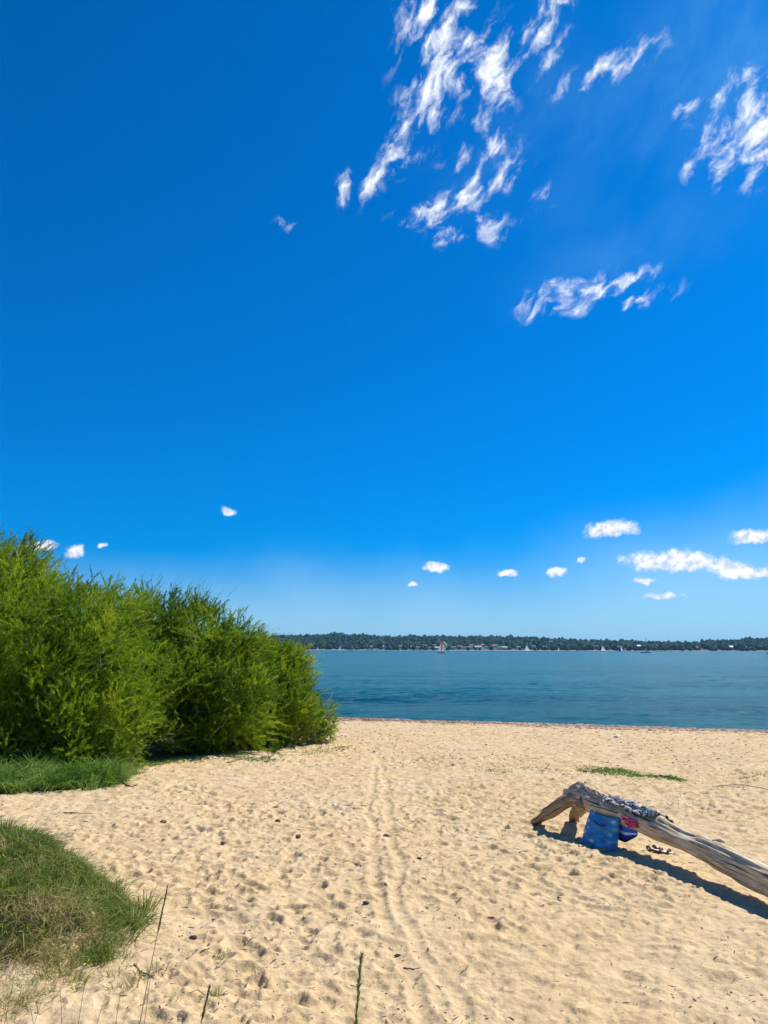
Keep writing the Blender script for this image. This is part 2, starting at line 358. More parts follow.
def build_sand():
    ys = [-30, -22, -16, -11, -7, -4, -2, -0.5]
    y = 0.5
    while y < 75:
        ys.append(y); y += 0.0105 + 0.00115*max(y-3, 0)**1.45*0.6 + (0.03 if y < 3.6 else 0)
    ys = np.array(ys + [90, 120, 170, 240]); nu = 860
    s = np.linspace(-1, 1, nu); s = s*0.62 + 0.38*s**5
    s = np.concatenate([[-12, -6, -3, -1.8, -1.3], s, [1.3, 1.8, 3, 6, 12]])
    hw = 2.2+0.86*np.maximum(ys, 0)
    X = s[None]*hw[:, None]; Y = np.repeat(ys[:, None], len(s), 1)
    Z = macro(X, Y)
    d = shore(X, Y)
    tr = ss(0.3, 4, d)
    D = 0.024*fbm(X*2.6, Y*2.6, 21, 3)+0.019*fbm(X*6.5+3, Y*6.5, 22, 3)
    # billowed trample: ridges between soft pits
    t1 = fbm(X*3.6+fbm(X*2, Y*2, 3, 2)*.8, Y*4.4, 31, 2); D += 0.040*(np.abs(t1)-0.15)
    D += 0.014*fbm(X*18, Y*18, 41, 2)
    # footprints
    FP = np.zeros_like(Z)
    rng = np.random.default_rng(5)
    n = 19000
    for i in range(n):
        fy = 3.2+rng.random()**0.75*24; fx = (rng.random()*2-1)*(1.5+0.75*fy)
        a = rng.normal(0.15, 0.9) if rng.random() < .65 else rng.random()*6.28
        ln = rng.uniform(0.04, 0.115); wdt = ln*rng.uniform(0.45, 0.85); dep = ln*rng.uniform(0.15, 0.32)
        j0, j1 = np.searchsorted(ys, [fy-ln*3, fy+ln*3])
        if j1-j0 < 2: continue
        sx = s*(2.2+0.86*fy); i0, i1 = np.searchsorted(sx, [fx-ln*3-.05, fx+ln*3+.05])
        x = X[j0:j1, i0:i1]-fx; yy = Y[j0:j1, i0:i1]-fy
        u = x*math.cos(a)-yy*math.sin(a); v = x*math.sin(a)+yy*math.cos(a)
        q = (u/wdt)**2+(v/ln)**2
        pit = -dep*np.exp(-(q**1.3)*1.1)*(1+0.35*np.clip(v/ln, -1, 1))
        rim = dep*0.42*np.exp(-((np.sqrt(q)-1.45)/0.36)**2)*(1+0.5*np.sin(np.arctan2(v, u)*2+i))
        FP[j0:j1, i0:i1] = np.where(q < 1.1, np.minimum(FP[j0:j1, i0:i1], 0.4*FP[j0:j1, i0:i1]+pit), FP[j0:j1, i0:i1]+rim)
    FP = 0.040*np.tanh(FP/0.040)
    hm_ = 1-ss(1.35, 1.1, np.sqrt(((X+3.9)/2.05)**2 + ((Y-7.2+.24*(X+3.9))/1.15)**2)); FP = FP*np.clip(hm_, .15, 1)
    D = D+FP*np.clip(0.80+1.5*fbm(X*.55, Y*.45, 88, 3), .30, 1.25)
    # two wheel tracks winding down to the water
    tracks = [[(379,740),(374,762),(371,778),(370,800),(371,830),(375,870),(379,905),(393,945),(420,985),(434,1024),(445,1080)],
              [(384,742),(380,768),(387,790),(393,830),(399,880),(403,920),(418,950),(450,985),(466,1024),(480,1080)]]
    for ti, trk in enumerate(tracks):
        g = np.array([_plane(px, py, 0.0)[:2] for px, py in trk])
        yy = g[::-1, 1]; xx = g[::-1, 0]
        cx = np.interp(Y, yy, xx)+0.11*fbm(Y*0.9, Y*0+ti, 61, 2)
        ww = 0.052+0.012*fbm(Y*1.7, Y*0+ti, 19, 2); u = (X-cx)/ww
        m = ss(yy[0]-0.3, yy[0], Y)*(1-ss(yy[-1]-3, yy[-1], Y))
        prof = -0.016*np.exp(-np.abs(u)**3*0.8)+0.006*np.exp(-((np.abs(u)-1.6)/.5)**2)
        D = D*(1-m*0.50*np.exp(-(u/1.5)**4))+prof*m*(0.95+0.9*vn(Y*1.6, Y*0+ti*7, 71))
    Z = Z+D*tr*(1-0.35*ss(14, 30, Y))
    ny, nx = Z.shape; idx = np.arange(ny*nx).reshape(ny, nx)
    q = np.stack([idx[:-1, :-1], idx[:-1, 1:], idx[1:, 1:], idx[1:, :-1]], -1).reshape(-1, 4)
    o = mk('sand', np.stack([X, Y, Z], -1).reshape(-1, 3), q, sand_material(), None, True)
    tag(o, 'pale trampled beach sand full of footprints and two wheel tracks', 'sand', kind='structure')
    return X, Y, Z, ys, s
X_, Y_, Z_, YS, SS = build_sand()
def gz(x, y):
    j = min(max(int(np.searchsorted(YS, y)), 1), len(YS)-1); 
    j = j if abs(YS[j]-y) < abs(YS[j-1]-y) else j-1
    i = int(np.argmin(abs(X_[j]-x))); return float(Z_[j, i])

# ------------------------------------------------------------ water
def water():
    m = NT('sea_water'); g = m.n('ShaderNodeNewGeometry'); P = g.outputs['Position']
    b = m.b; b.inputs['Roughness'].default_value = 0.13; b.inputs['IOR'].default_value = 1.33
    mp = m.n('ShaderNodeMapping'); mp.inputs['Scale'].default_value = (0.35, 1.0, 1); mp.inputs['Rotation'].default_value = (0, 0, R(8)); m.l(P, mp.inputs[0])
    mp2 = m.n('ShaderNodeMapping'); mp2.inputs['Scale'].default_value = (0.02, 0.11, 1); m.l(P, mp2.inputs[0])
    gust = m.noise(mp2.outputs[0], 1, 5, 0.6)
    c = m.ramp(gust, [(0.35, (0.0, 0.070, 0.095)), (0.6, (0.0, 0.125, 0.145))])
    m.l(c, b.inputs['Base Color'])
    b.inputs['Specular Tint'].default_value = (0.28, 0.86, 1.0, 1)
    w1 = m.noise(mp.outputs[0], 1.3, 6, 0.62); w2 = m.noise(mp.outputs[0], 5.5, 4, 0.6)
    n1 = m.bump(w1, 1.0, 1.1); n2 = m.bump(w2, 0.9, 0.15, n1); m.l(n2, b.inputs['Normal'])
    b.inputs['Specular IOR Level'].default_value = 0.14
    yl = [22.0]
    while yl[-1] < 260: yl.append(yl[-1]+0.10+0.0000035*yl[-1]**2.6)
    ys = np.concatenate([yl, np.geomspace(270, 6000, 50)]); nx = 640
    u = np.linspace(-1, 1, nx); u = .75*u+.25*u**5
    X = u[None]*(8+0.92*ys[:, None]); Y = np.repeat(ys[:, None], nx, 1)
    X[:, 0] = -5000; X[:, -1] = 5000
    X = np.clip(X, -5000, 5000)
    a_ = R(12); xr = X*math.cos(a_)+Y*math.sin(a_); yr = Y*math.cos(a_)-X*math.sin(a_)
    ch = 0.55+1.1*fbm(X*.03, Y*.12, 203, 3)
    w = 0.085*fbm(xr*0.30, yr*0.62, 201, 4, .55)+0.045*fbm(xr*1.0+fbm(X*.3, Y*.3, 9, 2), yr*2.1, 202, 3)
    Z = ZW+w*np.clip(ch, .2, 1.6)*(1-ss(150, 250, Y))*(0.25+.75*ss(24, 40, Y))
    idx = np.arange(Z.size).reshape(Z.shape)
    q = np.stack([idx[:-1, :-1], idx[:-1, 1:], idx[1:, 1:], idx[1:, :-1]], -1).reshape(-1, 4)
    o = mk('water', np.stack([X, Y, Z], -1).reshape(-1, 3), q, m.m, None, True)
    tag(o, 'rippled teal blue sea between the beach and the far shore', 'water', kind='structure')
water()

# ------------------------------------------------------------ shrubs
LEAF = leafmat('tamarisk_leaf', (0.035, 0.10, 0.012), (0.195, 0.32, 0.013), (0.42, 0.50, 0.030), 0.5)
TWIG = plain('twig_bark', (0.36, 0.30, 0.23), 0.9, 0.35, 30)
def shrub(label, lobes, n, k, base, group='feathery tamarisk shrubs at the edge of the sand', plume=0.5, wisps=120, rng=None, bright=0.0, depthpad=True):
    rng = rng or np.random.default_rng(hash(label[:9]) % 9999 if False else len(label)*31+n)
    L = []
    for (px, py, dep, rp) in lobes:
        c = at(px, py, dep); r = rp/F*dep; L.append((c, r))
        if depthpad: L.append((c+np.array([-0.4*r, 1.1*r, -0.1*r]), r*0.92))
    C = np.array([l[0] for l in L]); Rr = np.array([l[1] for l in L])
    root = empty('tamarisk_shrub', base, label, 'shrub', group)
    pr = Rr**2/np.sum(Rr**2)
    per = 30; NC = max(3, int(n/per*3.0)); li = rng.choice(len(L), NC, p=pr)
    d = nrm(rng.normal(size=(NC, 3))+np.array([0, -0.15, 0.1]))
    lump = 1+0.22*fbm(d[:, 0]*2.2+li*7.7, d[:, 1]*2.2+d[:, 2]*1.7, 77, 3)
    cr = np.minimum(rng.uniform(0.28, 0.62, NC), Rr[li]*0.7)*min(1, plume/.45)
    CC = C[li]+d*np.maximum(Rr[li]*lump*rng.uniform(0.74, 1.02, NC)-cr*0.55, 0.05)[:, None]
    keep = np.ones(NC, bool)
    for j in range(len(L)):
        keep &= ~((np.linalg.norm(CC-C[j], axis=1)/Rr[j] < 0.36) & (li != j))
    keep &= CC[:, 2] > macro(CC[:, 0], CC[:, 1])-0.1
    CC = CC[keep]; cr = cr[keep]; d = d[keep]; NC = len(CC)
    ctint = -0.03+rng.normal(size=NC)*0.27+0.45*fbm(CC[:, 0]*.9, CC[:, 1]*.9+CC[:, 2]*1.1, 55, 2)
    cdir = nrm(d+rng.normal(size=(NC, 3))*0.6+np.array([.1, 0, .5]))
    wts = cr**2; ci = rng.choice(NC, int(n*1.15), p=wts/wts.sum())
    e = nrm(rng.normal(size=(len(ci), 3))+d[ci]*0.55+np.array([0, 0, .25]))
    P = CC[ci]+e*(cr[ci]*rng.uniform(.45, 1.0, len(ci)))[:, None]
    A = nrm(e*1.05+cdir[ci]*0.50+np.array([0.05, 0, 0.12])+rng.normal(size=e.shape)*0.30)
    keep = P[:, 2] > macro(P[:, 0], P[:, 1])+0.03
    P, A, ci = P[keep][:n], A[keep][:n], ci[keep][:n]; m = len(P)
    Ln = plume*rng.uniform(0.5, 1.15, m)
    P = P-A*(Ln*0.6)[:, None]
    t = rng.random((m, k))**0.8
    droop = nrm(rng.normal(size=(m, 3))+np.array([0.8, 0, -.6]))
    Pp = P[:, None]+A[:, None]*(Ln[:, None]*t)[..., None]+droop[:, None]*(0.18*Ln[:, None]*t**2)[..., None]
    rd = nrm(rng.normal(size=(m, k, 3)))
    Dd = nrm(A[:, None]*1.0+rd*0.75+np.array([0, 0, .18]))
    tl = 0.115*(1-0.55*t)*rng.uniform(.6, 1.3, (m, k))*(plume/0.5)
    tw = rng.uniform(0.008, 0.014, (m, k))*(0.6+0.4*plume/0.5)
    V, Fc, _ = blades(Pp.reshape(-1, 3), Dd.reshape(-1, 3), tl.ravel(), tw.ravel(), rng=rng)
    tint = np.clip(0.56+bright+ctint[ci]+rng.normal(size=m)*0.11, 0, 1)
    tint = np.clip(np.repeat(tint, k)+rng.normal(size=m*k)*0.08, 0, 1)
    mk('foliage', V, Fc, LEAF, root, False, np.repeat(tint, 3))
    # wispy leaders sticking out of the top + pale limbs inside
    mb = MB()
    nb = 60 if depthpad else 4; bs = 1.0 if depthpad else 0.25
    for i in range(nb):
        j = rng.integers(len(L)); tgt = C[j]+nrm(rng.normal(size=3)*[1, 1, .5]+np.array([0, -.3, .6]))*Rr[j]*(rng.uniform(.6, .92) if i < 14 else rng.uniform(.88, 1.08))
        st = np.asarray(base, float)*.4+C[j]*.6+rng.normal(size=3)*[.2*bs, .2*bs, 0]+np.array([0, .3*bs, 0]); st[2] = float(macro(st[0], st[1]))-.05
        mid = (st+tgt)/2+rng.normal(size=3)*0.25*bs
        tt = np.linspace(0, 1, 8)[:, None]
        pts = st*(1-tt)**2+2*mid*tt*(1-tt)+tgt*tt**2+rng.normal(size=(8, 3))*0.03*bs
        addtube(mb, pts, np.linspace(0.045 if i < 14 else .016, 0.008, 8)*bs, 5)
    mb.out('branch', TWIG, root)
    if wisps:
        topi = np.argsort(-(P[:, 2]*1.0+0.0*P[:, 0])+rng.random(m)*1.6)[:wisps]
        Pw = P[topi]+A[topi]*Ln[topi][:, None]*0.7
        Aw = nrm(np.array([0.22, 0, 1.0])+rng.normal(size=(len(topi), 3))*0.22)
        lw = rng.uniform(.22, .60, len(topi))*plume/.5
        kk = 26; t = rng.random((len(topi), kk))
        Q = Pw[:, None]+Aw[:, None]*(lw[:, None]*t)[..., None]+np.array([.10, 0, -.02])*(t**2)[..., None]
        Dw = nrm(Aw[:, None]+nrm(rng.normal(size=(len(topi), kk, 3)))*0.42)
        V, Fc, _ = blades(Q.reshape(-1, 3), Dw.reshape(-1, 3), (0.08*(1.2-t)).ravel()*plume/.5, 0.007, rng=rng)
        mk('top_sprig', V, Fc, LEAF, root, False, np.full(len(V), 0.22))
    return root
b = gnd(70, 770); shrub('largest tamarisk shrub filling the left edge, bright green and taller than the rest',
    [(-70,650,17.5,120),(-10,640,18,95),(40,650,17.3,88),(95,672,17,72),(70,728,16,52),(122,725,16.2,42),(-10,730,16,70),(98,632,18.5,52),(30,690,16.2,60),(8,590,18.5,54),(20,670,20.5,80),(95,680,20,60),(15,748,15.6,40),(70,752,15.3,32),(118,752,15.8,28)],
    24000, 54, b+np.array([-1.2, 2.2, 0]), wisps=420)
b = gnd(190, 752); shrub('middle tamarisk shrub between the largest one and the one nearest the sea',
    [(152,628,20.5,40),(190,640,20.5,48),(222,660,20,46),(185,690,19,50),(235,700,19,45),(155,700,18.6,42),(205,720,18.7,34),(165,738,17.8,20),(205,742,18.4,22),(240,735,19.2,24)],
    8600, 70, b+np.array([0, 1.6, 0]), wisps=260, bright=-0.04)
b = gnd(285, 750); shrub('low tamarisk shrub nearest the sea at the right end of the green mass',
    [(262,672,22,36),(296,668,22,22),(290,700,21.2,34),(262,715,20.6,32),(312,722,21.5,24),(290,735,20.8,20),(262,738,20.2,20),(318,738,21.5,12)],
    5200, 66, b+np.array([0, 1.4, 0]), wisps=120, plume=0.45, bright=0.05)
b = gnd(334, 743); shrub('knee high sparse tamarisk sapling on bare sand at the seaward tip of the shrubs',
    [(334,732,b[1]+.2,12),(325,729,b[1]+.3,13)], 190, 40, b, wisps=0, plume=0.34, depthpad=False)
b = gnd(272, 758); shrub('small dark tamarisk tuft casting a spot of shade in front of the right shrub',
    [(270,750,b[1],7)], 45, 40, b, wisps=0, plume=0.28, bright=-.25, depthpad=False)
b = gnd(212, 755); shrub('small upright bright tamarisk sucker at the foot of the middle shrub',
    [(212,742,b[1],10)], 70, 40, b, wisps=0, plume=0.34, bright=.1, depthpad=False)

# ------------------------------------------------------------ grasses (uncountable)
GR = leafmat('grass_blade', (0.08, 0.16, 0.016), (0.22, 0.28, 0.045), (0.54, 0.42, 0.21), 0.42)
GR2 = leafmat('lush_grass', (0.04, 0.11, 0.012), (0.11, 0.23, 0.02), (0.27, 0.36, 0.08), 0.4)
def grass(label, P, hmin, hmax, w, mat, tint, lean=0.5, seed=1, name='grass', lay=None, hmn=.35):
    rng = np.random.default_rng(seed); n = len(P); hv = np.clip(0.8+1.5*fbm(P[:, 0]*1.9, P[:, 1]*1.9, seed+50, 3), hmn, 1.5)
    D = nrm(np.array([0.08, 0, 1.0])+rng.normal(size=(n, 3))*lean*[1, 1, .3]); D[:, 2] = np.abs(D[:, 2])
    if lay is not None: D = nrm(D+lay)
    V, q, t = blades(P, D, rng.uniform(hmin, hmax, n)*hv, rng.uniform(w*.6, w*1.3, n), 0.9, 2, rng)
    o = mk(name, V, [q, t], mat, None, False, np.repeat(np.clip(tint, 0, 1), 5))
    return tag(o, label, 'grass', kind='stuff')
def scatter(n, cx, cy, rx, ry, edge=0.25, seed=3, power=1.0):
    rng = np.random.default_rng(seed); x = cx+rng.uniform(-1.3, 1.3, n)*rx; y = cy+rng.uniform(-1.3, 1.3, n)*ry
    r = np.sqrt(((x-cx)/rx)**2+((y-cy)/ry)**2)+edge*2*fbm(x*1.6, y*1.6, seed, 3)
    k = rng.random(n) < (1-ss(0.85, 1.05, r)); x, y = x[k], y[k]
    return x, y
x, y = scatter(290000, -3.9, 7.15, 2.05, 1.12, 0.10, 4); y = y-0.24*(x+3.9)
cl = fbm(x*2.2, y*2.2, 8, 3); k = RNG.random(len(x)) < np.clip(0.80+1.6*cl, 0.30, 1); x, y, cl = x[k], y[k], cl[k]
z = np.array(macro(x, y))+0.0
st = fbm(x*1.6+9, y*1.6, 13, 3)
tint = 0.47+0.9*np.clip(st, -0.35, .35)+RNG.normal(size=len(x))*0.16+(RNG.random(len(x)) < .13)*0.55
grass('rounded hummock of green and straw coloured dune grass at the lower left', np.stack([x, y, z-0.02], 1), 0.07, 0.25, 0.0065, GR, tint, 0.70, 5, hmn=.65)
def tussocks(label, x, y, per, h0, h1, w, mat, tb, seed, spread=.03, lean=.75):
    rng = np.random.default_rng(seed); n = len(x); X = np.repeat(x, per)+rng.normal(size=n*per)*spread; Y = np.repeat(y, per)+rng.normal(size=n*per)*spread
    Z = macro(X, Y); hh = np.repeat(rng.uniform(h0, h1, n), per)*rng.uniform(.5, 1.1, n*per)
    D = nrm(np.stack([(X-np.repeat(x, per))/spread*.35, (Y-np.repeat(y, per))/spread*.35, np.ones(n*per)*1.0], 1)+rng.normal(size=(n*per, 3))*lean*.3+np.repeat(rng.normal(size=(n, 3))*[.25, .25, 0], per, 0))
    V, q, t = blades(np.stack([X, Y, Z-.01], 1), D, hh, w*rng.uniform(.6, 1.3, n*per), 1.1, 2, rng)
    ti = np.clip(np.repeat(tb+rng.normal(size=n)*.22, per)+rng.normal(size=n*per)*.1, 0, 1)
    return tag(mk('grass_tussocks', V, [q, t], mat, None, False, np.repeat(ti, 5)), label, 'grass', kind='stuff')
x, y = scatter(1100, -3.9, 7.15, 2.05, 1.12, 0.10, 44); y = y-0.24*(x+3.9)
tussocks('longer tufts of green and dry blades rising from the hummock', x, y, 34, .14, .34, .0075, GR, .50, 45)
x, y = scatter(90, -2.9, 5.9, 1.7, 0.6, 0.4, 46)
tussocks('small scattered tufts on bare sand below the hummock', x, y, 16, .08, .20, .006, GR, .6, 47)
# dead thatch and sparse blades on the sandy toe of the hummock
x, y = scatter(9000, -3.1, 5.75, 1.5, 0.6, 0.4, 14); z = macro(x, y)
grass('sparse dry straw coloured grass on the sandy toe of the hummock', np.stack([x, y, z], 1), 0.05, 0.16, 0.005, GR, 0.72+RNG.normal(size=len(x))*.25, 1.1, 6)
# lush herb patch at the foot of the big shrub
g0 = gnd(30, 790)
x, y = scatter(52000, g0[0]-.45, g0[1]+.85, 1.75, 1.2, 0.45, 24); z = macro(x, y)
grass('lush green weeds and grass at the foot of the largest shrub', np.stack([x, y, z], 1), 0.08, 0.50, 0.015, GR2, 0.65+1.2*fbm(x*2, y*2, 9, 2)+RNG.normal(size=len(x))*.15, 0.45, 7)
x, y = scatter(420, g0[0]-.45, g0[1]+.55, 1.75, 1.2, 0.45, 48)
tussocks('bright leafy tufts among the weeds below the largest shrub', x, y, 36, .25, .62, .017, GR2, .72, 49, .07)
g0 = gnd(85, 783)
x, y = scatter(16000, g0[0]-.1, g0[1]+.55, .85, .6, 0.25, 25); z = macro(x, y)
grass('ragged edge of green weeds running out onto the sand below the largest shrub', np.stack([x, y, z], 1), 0.08, 0.26, 0.012, GR2, 0.42+RNG.normal(size=len(x))*.16, 0.6, 8)
# runner weeds across the beach
def strip(label, pts, n, wid, seed, h=0.06, tb=0.35):
    rng = np.random.default_rng(seed); G = np.array([gnd(*p) for p in pts]); t = rng.random(n)*(len(G)-1)
    i = np.minimum(t.astype(int), len(G)-2); f = (t-i)[:, None]; Q = G[i]*(1-f)+G[i+1]*f
    Q[:, :2] += rng.normal(size=(n, 2))*wid*[1.0, 1.0]*(0.25+np.sin(np.pi*t/(len(G)-1)))[:, None]
    k = rng.random(n) < np.clip(.55+1.6*fbm(Q[:, 0]*1.5, Q[:, 1]*1.5, seed, 2), 0, 1); Q = Q[k]
    Q[:, 2] = [gz(a, b_) for a, b_ in Q[:, :2]]
    grass(label, Q, h*.4, h, 0.014, GR2, tb+rng.normal(size=len(Q))*.22, 1.0, seed)
strip('thin green strip of creeping weeds on the sand beyond the driftwood', [(575,769),(605,771),(640,775),(680,781)], 4200, 0.22, 31, 0.06, .55)
strip('faint pale weed patch left of the green strip of creeping weeds', [(490,771),(512,771),(540,769)], 900, 0.25, 32, 0.05, .5)
strip('faint weed tuft near the right edge of the beach', [(752,778),(768,779)], 500, 0.2, 33, 0.05, .45)
strip('scattered low weeds along the sand at the foot of the middle shrub', [(130,768),(180,760),(230,757),(270,762)], 2200, 0.35, 34, 0.10, .5)
strip('scattered dry weeds beside the sapling at the seaward tip', [(280,757),(310,752),(345,748)], 700, 0.25, 35, 0.07, .6)

# ------------------------------------------------------------ tall grass stems near the camera
STRAW = plain('dry_stalk', (0.30, 0.24, 0.12), 0.8); GSTEM = plain('green_stalk', (0.13, 0.17, 0.04), 0.7)
EAR = plain('seed_ear', (0.20, 0.17, 0.08), 0.8); GEAR = plain('green_seed_ear', (0.26, 0.32, 0.10), 0.7)
def stem(label, tip, lo, dep, mat, em, ear=0.14, rad=0.003, grp=None, rr=0.009):
    T = at(*tip, dep); B1 = at(*lo, dep); d = B1-T; 
    zb = float(macro(B1[0], B1[1])); B = T+d*((T[2]-zb+0.02)/(-d[2])); B[0] = B1[0]+(B[0]-B1[0])*0.35
    B[1] -= 0.05; B[2] = float(macro(B[0], B[1]))-0.02
    root = empty('grass_stem', B, label, 'grass stem', grp)
    t = np.linspace(0, 1, 14)[:, None]; C1 = (B+T)/2+np.array([0.02, 0.02, 0.03])*np.sign(T[0]-B[0])*-1
    pts = B*(1-t)**2+2*C1*t*(1-t)+T*t**2
    mb = MB(); addtube(mb, pts, np.linspace(rad, rad*.45, 14), 5); mb.out('stalk', mat, root, True)
    if ear:
        Ltot = np.linalg.norm(T-B); t0 = 1-ear/Ltot; rng = np.random.default_rng(int(tip[0]))
        tt = np.linspace(t0, 1, 46)
        P = B*(1-tt[:, None])**2+2*C1*tt[:, None]*(1-tt[:, None])+T*tt[:, None]**2
        ax = nrm(T-C1); P = np.repeat(P, 5, 0); D = nrm(ax+rng.normal(size=P.shape)*0.16)
        V, q, tr = blades(P, D, rr*2.2, rr*0.38, .1, 2, rng); mk('seed_head', V, [q, tr], em, root)
    return root
stem('tall dry grass stem with a dark seed ear rising beyond the hummock edge', (167,889), (135,1024), 3.6, STRAW, EAR, 0.17)
stem('single green grass stem with a plump upright seed ear at the bottom middle', (361,958), (355,1024), 3.0, GSTEM, GEAR, 0.26, 0.004, rr=0.013)
stem('short dark grass stem with a ragged ear at the bottom edge right of the hummock', (209,989), (196,1024), 3.1, STRAW, EAR, 0.10)
stem('thin bare stalk standing just right of the tall dry seed stem foot', (152,966), (146,1024), 3.3, STRAW, EAR, 0.0, .0022)
for i, (a, b_, dd) in enumerate([((3,985),(12,1024),3.2),((18,962),(4,1024),3.4),((42,1000),(30,1024),3.1),((86,975),(80,1024),3.3),((104,1000),(92,1024),3.0),((60,985),(64,1024),3.2),((30,1003),(38,1024),2.9),((122,985),(116,1024),3.3)]):
    stem('thin bare grass stalk at the bottom edge below the grassy hummock', a, b_, dd, GSTEM if i % 2 else STRAW, EAR, 0.0, 0.002, 'bare grass stalks along the bottom left edge')

# ------------------------------------------------------------ driftwood log
def wood_material(name, c0, c1, c2):
    m = NT(name); uv = m.n('ShaderNodeUVMap'); tcx = m.n('ShaderNodeTexCoord')
    mp = m.n('ShaderNodeMapping'); mp.inputs['Scale'].default_value = (2.2, 16, 1); m.l(uv.outputs[0], mp.inputs[0])
    g = m.noise(mp.outputs[0], 1.6, 7, 0.7, 0.4); blot = m.noise(tcx.outputs['Object'], 5, 5, 0.65)
    c = m.ramp(g, [(0.30, c0), (0.48, c1), (0.70, c2)])
    c = m.mix(m.ramp(blot, [(0.45, (0, 0, 0)), (0.68, (.45, .45, .45))]), c, tuple(x*0.55 for x in c1))
    mp2 = m.n('ShaderNodeMapping'); mp2.inputs['Scale'].default_value = (1.5, 34, 1); m.l(uv.outputs[0], mp2.inputs[0])
    crk = m.noise(mp2.outputs[0], 1.0, 3, 0.6, 0.2); cm = m.ramp(crk, [(0.36, (1, 1, 1)), (0.40, (0, 0, 0))])
    c = m.mix(cm, c, (0.045, 0.032, 0.022))
    m.l(c, m.b.inputs['Base Color']); m.b.inputs['Roughness'].default_value = 0.85
    b1 = m.bump(g, 0.8, 0.02); inv = m.math('SUBTRACT', 1.0, cm); b2 = m.bump(inv, 0.9, 0.02, b1); m.l(b2, m.b.inputs['Normal'])
    return m.m
WOOD = wood_material('weathered_wood', (0.20, 0.14, 0.08), (0.60, 0.475, 0.30), (0.86, 0.73, 0.52))
WOODR = wood_material('root_wood', (0.13, 0.085, 0.045), (0.36, 0.26, 0.15), (0.54, 0.42, 0.27))
def woodtube(name, pts, rad, parent, n=40, rough=0.25, seed=0, mat=WOOD, bumps=(), m=None, holes=()):
    pts = np.asarray(pts, float); k = m or 90
    s0 = np.concatenate([[0], np.cumsum(np.linalg.norm(np.diff(pts, axis=0), axis=1))]); ln = s0[-1]
    s = np.linspace(0, ln, k)
    Pp = np.stack([np.interp(s, s0, pts[:, i]) for i in range(3)], 1); rr = np.interp(s, s0, rad)
    for _ in range(3):
        w = max(2, k//14); ker = np.ones(w)/w
        pad = np.pad(Pp, ((w//2, w-1-w//2), (0, 0)), 'edge'); e0, e1 = Pp[0].copy(), Pp[-1].copy()
        Pp = np.stack([np.convolve(pad[:, i], ker, 'valid') for i in range(3)], 1); Pp[0] = e0; Pp[-1] = e1
    tg = nrm(np.gradient(Pp, axis=0)); u = nrm(np.cross(tg, [0, 0, 1.0])); w_ = np.cross(u, tg)
    a = np.linspace(0, 2*np.pi, n+1)          # seam duplicated for the UVs; a=0 side, pi/2 = top
    A = a[None]-np.pi/2+0*s[:, None]
    ca, sa = np.cos(A), np.sin(A); S = s[:, None]+0*A
    q = rr[:, None]*(1+rough*(0.9*fbm(S*1.7+seed, ca*1.2+5, seed, 3)+0.9*fbm(S*1.7, sa*1.2+9, seed+4, 3)
        + 0.75*fbm(S*1.3, ca*5.5, seed+7, 3)+0.75*fbm(S*1.3, sa*5.5, seed+8, 3)))
    for (bs, ba, br, bw, bh) in bumps:
        da = np.angle(np.exp(1j*(A-ba)))*br
        q = q+bh*np.exp(-((S-bs)/bw)**2-(da/bw)**2)
    V = Pp[:, None]+(u[:, None]*ca[..., None]+w_[:, None]*sa[..., None])*q[..., None]
    nn = n+1; idx = np.arange(k*nn).reshape(k, nn)
    Fq = np.stack([idx[:-1, :-1], idx[:-1, 1:], idx[1:, 1:], idx[1:, :-1]], -1).reshape(-1, 4)
    V = V.reshape(-1, 3); UV = np.stack([S.ravel(), (A.ravel())/(2*np.pi)*0.9], 1)
    V = np.concatenate([V, [Pp[0]-tg[0]*rr[0]*0.15], [Pp[-1]+tg[-1]*rr[-1]*.15]]); UV = np.concatenate([UV, [[-.05, 0]], [[ln+.05, 0]]])
    j = np.arange(n); T1 = np.stack([np.full(n, k*nn), j+1, j], 1); T2 = np.stack([np.full(n, k*nn+1), (k-1)*nn+j, (k-1)*nn+j+1], 1)
    return mk(name, V, [Fq, np.concatenate([T1, T2])], mat, parent, True, None, UV), Pp, q, u, w_, s, a
# axis: pixel, height above sand -> world
def axp(px, py, z):
    p = _plane(px, py, z); return p
AX = [axp(566,794,.39), axp(582,798,.38), axp(612,809,.35), axp(645,823,.32), axp(680,838,.285), axp(720,857,.25), axp(768,880,.195), axp(840,917,.14), axp(900,947,.10)]
AR = [.075, .13, .132, .124, .118, .122, .120, .120, .12]
logb = empty('driftwood_log', (AX[3][0], AX[3][1], 0), 'long weathered driftwood trunk propped on two root legs on the sand', 'driftwood')
trunk, LP, LQ, LU, LW, LS, LA = woodtube('trunk', AX, AR, logb, 56, 0.20, 3, WOOD,
    [(0.25, R(100), .15, .10, .05), (1.9, R(80), .15, .07, .03), (1.35, R(95), .15, .12, .012), (1.2, R(20), .15, .03, -.03), (0.95, R(75), .15, .05, -.035), (2.6, R(75), .15, .10, .02), (1.75, R(5), .12, .035, -.03)], 200)
tipL = gnd(533, 822); tipL[2] -= .02
f2 = gnd(574, 821); f2[2] -= .03
woodtube('root_leg', [axp(590,802,.36), axp(573,799,.36), axp(561,804,.28), axp(549,813,.14), tipL], [.09, .095, .088, .075, .045], logb, 24, 0.4, 12, WOODR, m=40)
woodtube('root_leg', [axp(584,803,.36), axp(580,808,.25), f2+np.array([.02, 0, .12]), f2], [.095, .075, .062, .06], logb, 24, 0.35, 22, WOODR, m=30)
